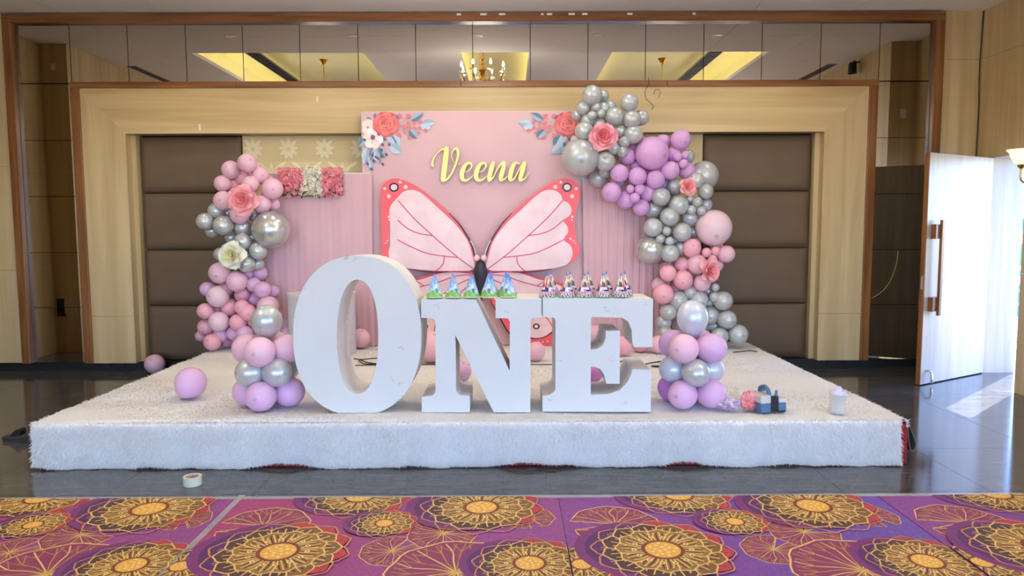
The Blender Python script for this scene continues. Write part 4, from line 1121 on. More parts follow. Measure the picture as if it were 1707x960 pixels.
LB = [(366, 455, 18, 'P', 0), (395, 469, 17.5, 'P', 0), (412, 457, 10.5, 'L', 2), (433.5, 455, 12.5, 'L', 1), (423, 474.5, 12.5, 'L', 1), (438, 483, 14, 'L', 0), (455, 486, 11, 'L', 2), (346, 482, 12.8, 'L', 1), (376, 482, 12.8, 'M', 1), (363, 494, 18.5, 'W', 0), (404, 491, 13.2, 'M', 1), (422, 499, 12.8, 'L', 1), (447, 511, 18.2, 'P', 0), (342, 518.5, 13.6, 'C', 0), (383, 512, 15.2, 'C', 1), (403.5, 512, 12.8, 'C', 0), (413, 520.5, 14.5, 'C', 0), (364.7, 536, 17, 'W', 0), (362, 519, 10, 'P', 2), (396.5, 537, 14, 'C', 0), (424, 534, 13.2, 'C', 1), (343.5, 545, 14, 'C', 1), (367.5, 558, 12.8, 'L', 1), (390, 555, 12.5, 'L', 1), (408, 556.5, 14.2, 'L', 0), (335, 560, 9.5, 'C', 2), (354, 570, 14.5, 'C', 0), (377, 569, 10, 'M', 2), (393, 571, 10.5, 'M', 2), (463, 527, 8.5, 'P', 2), (478, 556, 10, 'L', 2), (430, 556, 12, 'M', 2), (443, 537, 12, 'L', 2)]
garland(LT, 'atop left garland', 'balloons of the left garland', 7.70, 408, 0)
garland(LS, 'amid left garland', 'balloons of the left garland', 7.70, 400, 0)
garland(LB, 'low in left garland', 'balloons of the left garland', 7.70, 400, 0)
GAR = []
R1 = [(987, 159, 17, 'G', 0), (1005, 160, 10.5, 'G', 2), (973, 180, 13, 'G', 1), (963, 192, 11, 'G', 2), (1049, 171, 15.5, 'G', 0), (1017, 178, 11, 'G', 2), (1006, 181, 11, 'G', 1), (994.5, 179, 7.2, 'G', 0), (987, 192.5, 8, 'G', 0), (1002, 189, 7.2, 'G', 0), (1024.5, 194, 15.6, 'G', 0), (1069, 196, 13.5, 'G', 1), (1053, 199, 15.5, 'G', 0), (980, 201, 11.5, 'G', 1), (999, 206, 12.5, 'G', 1), (974, 219, 16.2, 'G', 0), (1034, 218, 12.5, 'G', 1), (1056, 224, 16, 'G', 0), (1040.5, 237, 10, 'G', 0), (1023, 247.5, 10.5, 'G', 0), (1037.5, 253, 10, 'G', 0), (992.5, 243, 13.5, 'G', 1), (967.5, 262.5, 31.5, 'G', 0), (1009.5, 269.5, 16.5, 'G', 0), (1009, 285, 12, 'G', 1), (997.5, 297, 16, 'G', 1), (1030, 302, 12.5, 'G', 2)]
R2 = [(1087, 256, 28.5, 'V', 0), (1105, 238, 14, 'V', 1), (1135, 233, 17, 'V', 0), (1070, 238, 11, 'V', 2), (1045, 261, 15, 'V', 1), (1057, 246, 12.5, 'V', 2), (1124, 258, 14, 'V', 1), (1129.5, 261, 8, 'V', 0), (1142.5, 258, 7.2, 'V', 0), (1139.5, 273, 8.6, 'V', 0), (1117, 284, 16, 'V', 0), (1145, 285, 14.5, 'V', 1), (1032.5, 289, 15.6, 'V', 0), (1062.5, 294, 15.6, 'V', 0), (1092.5, 299.5, 16, 'V', 0), (1060, 277, 11, 'V', 2), (1106, 306, 11, 'V', 2), (1019.5, 320.5, 16.6, 'V', 0), (1050.5, 315, 7.2, 'V', 0), (1066.5, 315.5, 9.2, 'V', 0), (1058, 329.5, 9, 'V', 0), (1042.5, 332.5, 16, 'V', 1), (1080, 321, 15, 'V', 1), (1069, 346, 14.5, 'V', 1), (1083, 280, 12, 'V', 2)]
R3 = [(1146, 261, 12.2, 'G', 2), (1173, 293, 25, 'G', 1), (1161, 301, 14, 'G', 0), (1125, 311, 14.5, 'G', 1), (1176, 319, 13.2, 'G', 0), (1102, 328, 15.6, 'G', 0), (1131.5, 342, 17, 'G', 0), (1089, 349, 15.6, 'G', 1), (1116, 361.5, 16.2, 'G', 0), (1149, 363, 15, 'G', 1), (1162, 336.5, 9, 'G', 0), (1152, 350, 8.6, 'G', 0), (1169, 351, 8.2, 'G', 0), (1176, 341.5, 11.6, 'G', 1), (1151, 333, 8.5, 'G', 1), (1088.6, 379, 16, 'G', 0), (1111, 385, 8, 'G', 0), (1100.5, 398, 8, 'G', 0), (1116, 402, 8, 'G', 0), (1137, 387, 16.2, 'G', 0), (1156, 387, 11, 'G', 2), (1084, 416, 25, 'K', 1), (1116.7, 422, 15.6, 'G', 0), (1134.5, 413, 11, 'G', 1), (1105, 375, 12, 'G', 2), (1125, 400, 12, 'G', 2)]
R4 = [(1189.4, 380, 30.7, 'W', 0), (1152.7, 413, 16, 'C', 0), (1177.7, 421, 8.4, 'C', 0), (1193.5, 418.6, 8.4, 'C', 0), (1188, 432, 7.6, 'C', 0), (1210.7, 423.5, 14.6, 'P', 0), (1195, 413, 11.5, 'C', 2), (1195, 442, 11, 'P', 1), (1162, 440.4, 17, 'P', 0), (1136.5, 441, 13.2, 'C', 1), (1110.8, 447, 13.2, 'C', 2), (1113.4, 455, 14.2, 'C', 0), (1138.5, 466.5, 16.8, 'C', 0), (1170, 472, 14.5, 'P', 0), (1098, 475, 12.6, 'P', 2), (1105.7, 490, 17.5, 'C', 0), (1127, 482, 10.5, 'C', 2), (1186, 460, 12, 'C', 1), (1150, 455, 12, 'C', 2)]
R5 = [(1150.5, 487, 11.3, 'G', 0), (1131, 501, 16.3, 'G', 0), (1164.5, 500, 16.3, 'G', 0), (1180, 485, 7.2, 'G', 1), (1192.5, 479, 7.2, 'G', 0), (1191, 495, 9.5, 'G', 0), (1182.5, 503, 7.5, 'G', 1), (1205, 501, 16.5, 'G', 0), (1114, 520, 14.6, 'G', 0), (1106, 537.5, 13.2, 'G', 1), (1109, 556, 12.8, 'G', 0), (1184, 525, 16.2, 'G', 1), (1212, 532.5, 16.3, 'G', 0), (1191, 543, 12, 'G', 2), (1200, 560, 14.6, 'G', 0), (1230, 557, 17.3, 'G', 0), (1152.5, 546, 32, 'K', 1), (1147, 514, 11, 'P', 2)]
garland(R1, 'in right garland top cluster', 'balloons of the right garland', 7.72, 1010, 0)
garland(R2, 'in right garland violet cluster', 'balloons of the right garland', 7.72, 1080, 0)
garland(R3, 'in right garland middle cluster', 'balloons of the right garland', 7.72, 1130, 0)
garland(R4, 'in right garland pink cluster', 'balloons of the right garland', 7.72, 1160, 0)
garland(R5, 'at right garland foot', 'balloons of the right garland', 7.74, 1160, 0)

# balloon columns beside the letters: rings of four and one on top
def column(px0, ybase, spec, side, group):
    base = at_z(px0, ybase, ZT_+.01); s = scale_at(base)
    for z_, rr, R, ang0, cols, lvl, sq in spec:
        for k, c in enumerate(cols):
            a = ang0+k*math.pi/2
            nm = BC[c][0]
            if len(cols) == 1:
                P = Vector((base.x, base.y, ZT_+z_)); ax = (0, -.05, 1); lab = '%s balloon crowning the column %s' % (nm, side)
            else:
                d = Vector((math.cos(a), math.sin(a), 0)); P = Vector((base.x, base.y, ZT_+z_))+d*rr; ax = (d.x, d.y, .05)
                deg = math.degrees(a) % 360
                w = 'front' if 240 < deg < 300 else 'back' if 60 < deg < 120 else ('front left' if 180 < deg <= 240 else 'front right' if deg >= 300 else 'left' if 150 < deg <= 180 else 'back left' if 120 <= deg <= 150 else 'back right' if 30 < deg <= 60 else 'right')
                lab = '%s balloon, %s of the %s ring in the column %s' % (nm, w, lvl, side)
            balloon(P, R, c, ax, lab, group, sq)
column(449, 676, [(.118, .155, .112, math.radians(-92), 'LLLL', 'bottom', 1.05), (.285, .135, .110, math.radians(-135), 'SSSS', 'silver', 1.05), (.445, .15, .112, math.radians(-92), 'PPPP', 'upper', 1.05), (.655, 0, .113, 0, 'S', 'top', 1.08)], 'left of letter O', 'balloons of the left column')
column(1152, 674, [(.115, .155, .108, math.radians(-128), 'LLUU', 'bottom', 1.05), (.28, .135, .105, math.radians(-92), 'SBBB', 'silver', 1.05), (.455, .15, .110, math.radians(-128), 'PLLL', 'upper', 1.05), (.67, 0, .116, 0, 'B', 'top', 1.15)], 'right of letter E', 'balloons of the right column')

# loose balloons
def loose(px, py, r, c, zb, lab, ax=(.2, -.3, .6), lift=0):
    d = ray(px, py+r); P = CAM+d*((zb-CAM_H)/d.z)       # contact
    Y = P.y+r*scale_at(P)*.6
    Q = at_y(px, py, Y); R = r*scale_at(Q)
    Q.z = max(Q.z, zb+R*.98)
    return balloon(Q, R, c, ax, lab, 'loose balloons')
loose(318, 640, 25.5, 'L', ZT_+.01, 'lilac balloon lying alone on the left of the stage', (.55, .1, .8))
loose(258, 608, 16, 'P', .0, 'pink balloon on the dark floor behind the stage left edge', (0, -.6, .5))
loose(601, 565, 16.5, 'P', ZT_+.01, 'pink balloon seen through the opening of the letter O')
loose(720, 580, 26, 'P', ZT_+.01, 'pink balloon lying between the letters O and N')
loose(893, 587, 16, 'P', ZT_+.01, 'pink balloon lying behind the gap between letters N and E')
loose(768, 621, 18, 'L', ZT_+.01, 'lilac balloon behind the left leg of letter N')
loose(988, 555, 19, 'P', ZT_+.01, 'pink balloon behind the upper gap of letter E')
loose(1037, 578, 17, 'C', ZT_+.01, 'coral pink balloon with a black mark behind letter E')
loose(1068, 570, 18, 'C', ZT_+.01, 'coral pink balloon half hidden behind the top arm of letter E')
loose(1097, 575, 14.5, 'P', ZT_+.01, 'pink balloon between letter E and the right column')
loose(990, 622, 16, 'U', ZT_+.01, 'magenta purple balloon behind the lower gap of letter E')
loose(1154, 669, 5, 'R', ZT_+.01, 'small red balloon under the right column')

# ------------------------------------------------------------------ paper flowers
def petal_mesh(name, m_, L, W, cup, curl, notch=.0):
    b = MB(); nu, nv = 8, 7; vs = []; fs = []
    for j in range(nv+1):
        v = j/nv; w = W*(math.sin(math.pi*(.12+.80*v**.8))**.75)
        for i in range(nu+1):
            u = i/nu*2-1
            r = v*L*(1-.10*u*u*v - notch*math.exp(-(u/.25)**2)*v**4)
            z = cup*L*(v**1.6)+.22*L*(u*u)*v*(1-.5*v)-curl*L*max(0, v-.72)**2*9 + .015*L*math.sin(u*6+v*3)*v
            vs.append((r, u*w, z))
    for j in range(nv):
        for i in range(nu): k = j*(nu+1)+i; fs.append((k, k+1, k+nu+2, k+nu+1))
    b.add(vs, fs); return mesh_only(b, name, m_, 180)
def paper_flower(px, py, rpx, Y, m_, m2, label, tilt=(0, 0), seed=0, style=0):
    rs = random.Random(seed); P = at_y(px, py, Y); R = rpx*scale_at(P)
    o = empty('paper_flower', P, 0, label, 'flower', 'paper flowers')
    # local z of the flower faces the room
    zdir = Vector((tilt[0], -1, tilt[1])).normalized()
    o.rotation_euler = zdir.to_track_quat('Z', 'Y').to_euler()
    outer = petal_mesh('petal', m_, R*.98, R*.62, .12, .30, .10); mid = petal_mesh('petal', m_, R*.72, R*.50, .38, .22, .06); inn = petal_mesh('petal', m2, R*.45, R*.34, .75, .15)
    for ring, (me_, n_, z, t) in enumerate(((outer, 5 if style == 0 else 6, 0, 0), (mid, 5, .05*R, .5), (inn, 4, .10*R, .2), (inn, 3, .14*R, .9))):
        for k in range(n_):
            a = 2*math.pi*(k+t)/n_+rs.uniform(-.12, .12)
            sc_ = rs.uniform(.92, 1.06)*(.7 if ring == 3 else 1)
            q = inst('petal', me_, o, (0, 0, z+k*.004*R), (rs.uniform(-.12, .12), -rs.uniform(0, .15)-(.25 if ring == 3 else 0), a), (sc_, sc_, sc_))
    quick('flower_heart', m2, lambda b: b.lathe([(.02*R, .1*R), (.10*R, .16*R), (.09*R, .34*R), (.05*R, .36*R), (.06*R, .2*R)], 10), o, 60)
    return o
M['pf_coral'] = mat('coral_paper', (250, 172, 176), .7, noise=.05); M['pf_coral2'] = mat('coral_paper_heart', (246, 148, 152), .7)
M['pf_cream'] = mat('cream_paper', (240, 236, 214), .7, noise=.04); M['pf_cream2'] = mat('cream_paper_heart', (232, 222, 168), .7)
M['pf_pink'] = mat('pink_paper', (244, 160, 172), .7, noise=.05); M['pf_pink2'] = mat('pink_paper_heart', (236, 128, 140), .7)
paper_flower(404, 333, 29, 7.53, M['pf_coral'], M['pf_coral2'], 'coral paper flower in the top of the left garland', (.1, .0), 1)
paper_flower(387, 426, 26, 7.55, M['pf_cream'], M['pf_cream2'], 'cream paper flower in the middle of the left garland', (-.1, .1), 2)
paper_flower(1006, 228, 27, 7.55, M['pf_pink'], M['pf_pink2'], 'largest pink paper rose at the top of the right garland', (.0, .1), 3, 1)
paper_flower(1146.5, 311, 17.5, 7.57, M['pf_coral'], M['pf_coral2'], 'small pink paper flower among middle grey balloons, right garland', (.1, .1), 4)
paper_flower(1182, 451, 23, 7.53, M['pf_coral'], M['pf_coral2'], 'coral pink paper flower low in the right garland', (.55, .05), 5)

# ------------------------------------------------------------------ flower mats over the left drape
def flower_mat(x0, x1, y0, y1, colr, dark, label, seed):
    rs = random.Random(seed); Y = 8.0
    a, c = at_y(x0, y1, Y), at_y(x1, y0, Y)
    o = empty('flower_mat', ((a.x+c.x)/2, Y, a.z), 0, label, 'flower mat', 'artificial flower mats')
    w, h = c.x-a.x, c.z-a.z
    b = MB()
    for k in range(7): b.box(-w/2+w*k/6-.003, -w/2+w*k/6+.003, .02, .028, 0, h); b.box(-w/2, w/2, .02, .028, h*k/6-.003, h*k/6+.003)
    b.build('grid', mat('green_plastic_grid', (70, 90, 60), .6), o)
    b = MB()
    for k in range(210):
        x = rs.uniform(-w/2, w/2); z = rs.uniform(-.05*h if k > 150 else .05*h, h); y = rs.uniform(-.03, .015); R = rs.uniform(.016, .026)
        nrm = Vector((rs.uniform(-.8, .8), -1, rs.uniform(-.6, .8))).normalized(); q = nrm.to_track_quat('Z', 'Y').to_matrix(); t0 = rs.uniform(0, 6)
        ci = 0 if rs.random() < .72 else 1
        for i in range(5):
            t = t0+i*1.2566
            v = [q @ Vector((math.cos(t+d)*r_, math.sin(t+d)*r_, hz)) + Vector((x, y, z)) for d, r_, hz in ((0, R*.12, 0), (.5, R*.75, R*.25), (.2, R*1.05, R*.3), (-.2, R*1.05, R*.3), (-.5, R*.75, R*.25))]
            b.add(v, [(0, 1, 2, 3, 4)], ci)
    s_ = b.build('blossoms', [colr, dark], o); s_['kind'] = 'stuff'
    lb = leafm
    for k in range(6):
        x = rs.uniform(-w/2, w/2); z = rs.uniform(0, .28*h); t = rs.uniform(-2.6, -.5)
        L = rs.uniform(.04, .06); d = Vector((math.cos(t), -.35, math.sin(t))).normalized(); n_ = Vector((-d.z, 0, d.x))
        p_ = Vector((x, -.03, z)); b = MB(); b.add([p_, p_+d*L*.5+n_*L*.22, p_+d*L, p_+d*L*.5-n_*L*.22, p_+d*L*.5+Vector((0, .006, 0))], [(0, 1, 4), (1, 2, 4), (2, 3, 4), (3, 0, 4)])
        b.build('leaf', lb, o)
leafm = mat('dark_green_leaf', (34, 42, 30), .5)
fm_p = mat('pink_blossom', (246, 152, 162), .6, noise=.12, nscale=30); fm_p2 = mat('rose_blossom', (228, 112, 126), .6, noise=.1, nscale=30)
fm_w = mat('white_blossom', (242, 238, 220), .6, noise=.06, nscale=30); fm_w2 = mat('cream_blossom', (214, 202, 160), .6, noise=.08, nscale=30)
flower_mat(465, 504, 281, 325, fm_p, fm_p2, 'pink artificial flower mat touching the left balloon garland', 1)
flower_mat(503, 537, 279, 327, fm_w, fm_w2, 'white artificial flower mat between the two pink ones', 2)
flower_mat(537, 570, 280, 325, fm_p, fm_p2, 'pink artificial flower mat nearest the printed backdrop', 3)

# ------------------------------------------------------------------ party hats
M['hat'] = attr_mat('printed_card_hat', .45, coat=.2)
def hat_mesh(fn, n=48, k=30):
    b = MB(); R, H = 1., 1.
    P = lambda i, j: (math.cos(2*math.pi*i/n)*(1-j/k)+0, math.sin(2*math.pi*i/n)*(1-j/k), j/k)
    for j in range(k):
        for i in range(n):
            c = srgb(*fn((i+.5)/n*360, (j+.5)/k))
            if j < k-1: b.add([P(i, j), P(i+1, j), P(i+1, j+1), P(i, j+1)], [(0, 1, 2, 3)], 0, c)
            else: b.add([P(i, j), P(i+1, j), (0, 0, 1)], [(0, 1, 2)], 0, c)
    return mesh_only(b, 'cone', M['hat'], None)
def nz2(a, h, s=0): return math.sin(a*.11+h*9+s)+math.sin(a*.053-h*17+s*2)*.7+math.sin(a*.23+h*5+s*3)*.4
def hat_sky(off):
    def f(a, h):
        a = (a+off) % 360
        hill = .17+.13*max(0, math.sin(math.radians(a*2+20)))+.03*math.sin(math.radians(a*7))
        if h < .03: return (205, 220, 190)
        if h < hill: return (126, 178, 96) if nz2(a, h) > -.2 else (150, 196, 104)
        if .2 < h < .36 and abs(((a*1.0+40) % 120)-60) < 13-40*abs(h-.28): return (98, 140, 104)
        if h > .78+.1*math.sin(math.radians(a*2)): return (96, 140, 206)
        v = nz2(a, h, 1)
        if h > .5+.12*math.sin(math.radians(a*3)): return (128, 170, 226) if v > -.3 else (176, 204, 236)
        return (214, 226, 240) if v > -.2 else (150, 190, 232)
    return f
def hat_red(off):
    def f(a, h):
        a = (a+off) % 360; t = (a % 120)
        if h < .07: return (170, 200, 182) if math.sin(math.radians(a*14)) > -.3 else (80, 84, 86)
        if h < .12: return (70, 74, 82) if math.sin(math.radians(a*17)+h*40) > .2 else (206, 214, 208)
        if h < .24:
            return (226, 120, 140) if (math.sin(math.radians(a*15)) > .1 and .13 < h < .22) else (212, 178, 206)
        if h < .40:
            if t < 34: return (58, 60, 122)
            if t < 62: return (232, 232, 240)
            if t < 84: return (176, 156, 206) if h < .32 else (236, 230, 226)
            return (40, 42, 48) if h < .31 else (226, 220, 216)
        if h > .86: return (92, 122, 186)
        if t < 20: return (220, 84, 78) if h < .8 else (110, 140, 200)
        if t < 56: return (238, 226, 216) if nz2(a, h, 2) > -.7 else (206, 110, 96)
        if t < 78: return (84, 122, 128) if h < .62 else ((236, 214, 120) if h < .72 else (96, 130, 196))
        if t < 100: return (70, 78, 88) if h < .6 else (230, 214, 204)
        return (236, 224, 214) if nz2(a, h) > -.6 else (216, 112, 100)
    return f
def hat(px, py, Y, me_, rpx, hpx, rz, label, group):
    P = at_y(px, py, Y); s = scale_at(P)
    zt = ZT_+.004+LET_H+.001
    o = empty('party_hat', (P.x, Y, zt), rz, label, 'party hat', group)
    inst('cone', me_, o, (0, 0, 0), (0, 0, 0), (rpx*s, rpx*s, hpx*s))
    b = MB(); b.lathe([(.996*rpx*s, 0), (1.01*rpx*s, .0), (1.01*rpx*s, .002), (.996*rpx*s, .002)], 40, closed=True); b.build('rim', M['letter'], o)
LET_H = max(z for x, z in plN[0])
sky_me = [hat_mesh(hat_sky(o_)) for o_ in (0, 70, 160, 250)]; red_me = [hat_mesh(hat_red(o_)) for o_ in (0, 50, 100)]
Hy = LY+.10
gS, gR = 'sky-blue party hats on the letter N', 'red and blue party hats'
for i, (px, dy, lab) in enumerate(((724.5, 0, 'first from the left'), (755.5, 0, 'second from the left'), (786, 0, 'third from the left'), (814.5, 0, 'fourth from the left'), (818, .13, 'behind the fourth from the left'), (848, 0, 'rightmost in front'), (843.5, .13, 'behind the rightmost'))):
    hat(px, 494, Hy+dy, sky_me[i % 4], 14.6, 41, math.radians(40+75*i), 'sky-blue and green party hat on letter N, %s' % lab, gS)
for i, (px, lab) in enumerate(((914, 'first'), (946, 'second'), (976, 'third'), (1006, 'fourth'), (1036.5, 'fifth'))):
    for j, (dx_, dy, w) in enumerate(((-1.5, 0, 'front'), (4.5, .13, 'back'))):
        hat(px+dx_, 494, Hy+.02+dy, red_me[(i+j) % 3], 14.6, 40, math.radians(-118+25*i+60*j), 'red and blue printed party hat on letter E, %s pair, %s one' % (lab, w), gR)

# ------------------------------------------------------------------ small things on the stage and floor
ZS_ = ZT_+.012
# electric balloon pump
M['pump_w'] = mat('pump_grey_plastic', (206, 202, 198), .45); M['pump_b'] = mat('pump_blue_plastic', (78, 112, 148), .4); M['pump_k'] = mat('pump_black', (24, 26, 32), .5)
P = at_z(1286, 688, ZS_); s = scale_at(P)
pump = empty('balloon_pump', (P.x, P.y+.10, ZS_), math.radians(14), 'blue and grey electric balloon pump with carry handle', 'pump')
W, D, H = .105, .09, .135
quick('base', M['pump_b'], lambda b: (b.box(-W, -W*.22, -D, D, 0, H*.48), b.box(W*.4, W, -D, D, 0, H*.48), b.box(-W*.22, W*.4, -D*.4, D, 0, H*.48)), pump, None, .008)
quick('top_shell', M['pump_w'], lambda b: (b.box(-W, -W*.22, -D, D, H*.48, H*.92), b.box(W*.4, W, -D, D, H*.48, H*.72), b.box(-W*.22, W*.4, -D*.4, D, H*.48, H*.9)), pump, None, .008)
quick('vent_recess', M['pump_k'], lambda b: b.box(-W*.22, W*.4, -D*.9, -D*.4, .002, H*.80), pump)
quick('carry_handle', M['pump_b'], lambda b: b.tube(catmull([(-.02, .06, H*.85), (-.02, .05, H*1.12), (-.02, .0, H*1.26), (-.02, -.045, H*1.12), (-.02, -.06, H*.86)], 7), .016, 10), pump, 60)
for x, y in ((W*.62, -.02), (.02, .07)): quick('nozzle', M['pump_b'], lambda b: b.lathe([(.017, H*.7), (.015, H*.78), (.011, H*.82), (.009, H*1.05), (.006, H*1.05)], 12, (x, y, 0)), pump, 50)
quick('power_cord', M['pump_k'], lambda b: b.tube(catmull([(0, -D*.6, .03), (.03, -D*1.05, .006), (.07, -D*1.2, .006), (.09, -D*1.05, .006)], 6), .006, 6), pump, 60)
# bags of uninflated balloons
def bag(px, py, rx, ry, rz_, cols, label, seed, dark):
    rs = random.Random(seed); P = at_z(px, py, ZS_); s = scale_at(P)
    o = empty('balloon_bag', (P.x, P.y+.03, ZS_), 0, label, 'bag')
    b = MB(); n, m = 26, 16; vs = []; fs = []
    for j in range(m+1):
        for i in range(n):
            t = math.pi*j/m; a = 2*math.pi*i/n
            k = 1+.10*math.sin(5*a+3*t+seed)+.08*math.sin(9*a-4*t)+.07*math.sin(13*t+2*a)+rs.uniform(-.04, .04)
            vs.append((rx*s*math.sin(t)*math.cos(a)*k, rz_*s*math.sin(t)*math.sin(a)*k, max(0, ry*s*(1-math.cos(t)*k))))
    for j in range(m):
        for i in range(n): fs.append((j*n+i, j*n+(i+1) % n, (j+1)*n+(i+1) % n, (j+1)*n+i))
    b.add(vs, fs); b.build('film', cols, o, 50)
    b = MB()
    for k in range(16):
        a = rs.uniform(0, 6.28); t = rs.uniform(.7, 2.2); c = Vector((rx*s*math.sin(t)*math.cos(a), -abs(rz_*s*math.sin(t)*math.sin(a)), ry*s*(1-math.cos(t))))
        b.sphere(c*1.0, .010+.006*rs.random(), 8, 6, 0, (1.3, .8, .8))
    b.build('contents', dark, o, 180)
bag(1216, 684, 19, 9.5, 13, mat('clear_film_lilac', (206, 186, 206), .25, noise=.25, nscale=30, bump=.5, bscale=50), 'crumpled clear bag of lilac balloons beside the right column', 3, mat('lilac_rubber', (176, 140, 170), .5))
bag(1250, 684, 13.5, 15, 11, mat('clear_film_coral', (238, 150, 154), .25, noise=.25, nscale=30, bump=.5, bscale=50), 'upright bag of coral balloons beside the pump', 5, mat('coral_rubber', (236, 110, 100), .5))
# jar of clear plastic
P = at_z(1401, 691, ZS_); s = scale_at(P)
M['clear'] = mat('clear_plastic', (240, 240, 240), .1, noise=.02); M['clear'].node_tree.nodes['Principled BSDF'].inputs['Alpha'].default_value = .38
jar = empty('plastic_jar', (P.x, P.y+.05, ZS_), .2, 'clear plastic jar with pale lid at the right of the stage', 'jar')
w = 12.8*s; h = 33*s
quick('wall', M['clear'], lambda b: b.lathe([(w*.94, 0.002), (w, .01), (w, h), (w-.003, h), (w-.003, .012), (1e-5, .008)], 32), jar, 50)
quick('lid', mat('pale_lilac_lid', (226, 218, 232), .35), lambda b: b.lathe([(w*1.05, h-.004), (w*1.05, h+.018), (w*.98, h+.024), (1e-5, h+.024)], 32), jar, 50)
quick('contents', mat('yellowish_contents', (226, 214, 170), .6, noise=.15, nscale=40), lambda b: b.lathe([(w*.55, .012), (w*.6, h*.3), (w*.5, h*.8), (w*.3, h*.9), (1e-5, h*.9)], 16, (w*.25, 0, 0)), jar, 60)
quick('lid_bag', mat('thin_lilac_film', (214, 206, 228), .3, noise=.2, nscale=40), lambda b: [b.lathe([(w*.5*f_, h+.024), (w*.35*f_, h+.045), (w*.2*f_, h+.04), (1e-5, h+.05)], 9, (x_, y_, 0)) for x_, y_, f_ in ((-.01, .0, 1), (.02, .01, .7), (.0, -.02, .6))], jar)
# roll of tape on the floor
P = at_z(316, 812, 0); s = scale_at(P); r = 14.8*s
tape = empty('tape_roll', (P.x, P.y+r*.8, 0), 0, 'roll of clear packing tape lying on the dark floor', 'tape')
th = 15*s
quick('tape_band', mat('clear_tape', (214, 212, 182), .22, noise=.06, nscale=20), lambda b: b.lathe([(r*.80, .001), (r, .001), (r, th), (r*.80, th)], 40, closed=True), tape, 50)
quick('card_core', mat('card_core', (222, 190, 176), .8), lambda b: b.lathe([(r*.72, 0), (r*.80, 0), (r*.80, th), (r*.72, th)], 40, closed=True), tape, 50)
# dark slipper left of the stage
P = at_z(26, 737, 0); s = scale_at(P)
sl_ = empty('slipper', (P.x, P.y+.06, 0), 0, 'black flat slipper on the floor beside the left stage corner', 'shoe')
solep = [(x*s, y*s) for x, y in ((-28, 0), (-24, -8), (-8, -12), (10, -11), (24, -12), (31, -6), (32, 2), (28, 9), (10, 11), (-8, 11), (-24, 7))]
b = MB(); q = catmull(solep, 4, True); k = len(q)
vs = [(x, y, .0) for x, y in q]+[(x*1.03, y*1.03, .03+.02*max(0, x/.14)) for x, y in q]+[(x*.9, y*.9, .036+.02*max(0, x/.14)) for x, y in q]
fs = [(i, (i+1) % k, k+(i+1) % k, k+i) for i in range(k)]+[(k+i, k+(i+1) % k, 2*k+(i+1) % k, 2*k+i) for i in range(k)]+[tuple(range(2*k, 3*k)), tuple(range(k-1, -1, -1))]
b.add(vs, fs); b.build('sole', mat('dark_rubber', (48, 44, 42), .7), sl_, 40)
b = MB(); pts = catmull([(-14*s, 0), (-8*s, 0), (0, 0), (3*s, 0)], 3)
b.prism([[(x*s, z*s) for x, z in catmull([(-13, 8), (-9, 14), (-3, 19), (3, 19), (4, 15), (2, 8)], 4, True)]], -.03, .04)
b.build('strap', mat('black_strap', (14, 14, 16), .6), sl_, 60)
# cables on the stage
M['cable'] = mat('black_cable', (20, 20, 22), .5)
def cable(pts, label, r=.006, z=ZS_+.004, name='cable'):
    q = catmull([tuple(at_z(px, py, z)) for px, py in pts], 8)
    b = MB(); b.tube(q, r, 6); o = b.build(name, M['cable'], None, 60); tag(o, label, 'cable'); return o
cable([(590, 598), (604, 599), (628, 597), (640, 600), (632, 606), (612, 604), (598, 599), (606, 606), (630, 607)], 'tangled black cable on the rug seen through the letter O')
cable([(592, 609), (650, 608), (740, 607.5), (830, 607.5), (930, 607.5), (980, 607)], 'straight black cable lying across the rug behind the letters', .005)
cable([(1030, 604), (1038, 602), (1044, 606), (1052, 603)], 'short black cable end behind letter E')
cable([(1075, 607), (1090, 604), (1110, 602), (1106, 609), (1086, 610), (1098, 612)], 'black cable loop beside the right balloon column')
cable([(1222, 587), (1236, 586), (1250, 584.5), (1262, 586)], 'short black cable at the right rear of the rug')
cable([(1328, 602), (1332, 592), (1341, 588), (1347, 592), (1345, 600)], 'thin black cable loop on the floor below the right frame', .005, .02)
# loose wires on the wall
def wire(pts, Y, label, m_, r=.003):
    b = MB(); b.tube(catmull([tuple(at_y(px, py, Y)) for px, py in pts], 8), r, 5); o = b.build('wire', m_, None, 60); tag(o, label, 'wire'); return o
wire([(1080, 128), (1082, 140), (1076, 150), (1076, 162), (1084, 171), (1090, 177), (1086, 183)], WY-.09, 'thin dark wire hanging from the inner trim above the right garland', M['cable'])
wire([(1090, 157), (1092, 150), (1098, 149), (1101, 154), (1097, 163)], WY-.07, 'short curled wire stuck on the laminate above the right garland', M['cable'], .002)
wire([(1497, 418), (1494, 440), (1484, 468), (1470, 486), (1453, 497)], WY-.012, 'yellow wire hanging on the dark mirror beside the door', mat('yellow_wire', (190, 160, 80), .4), .004)

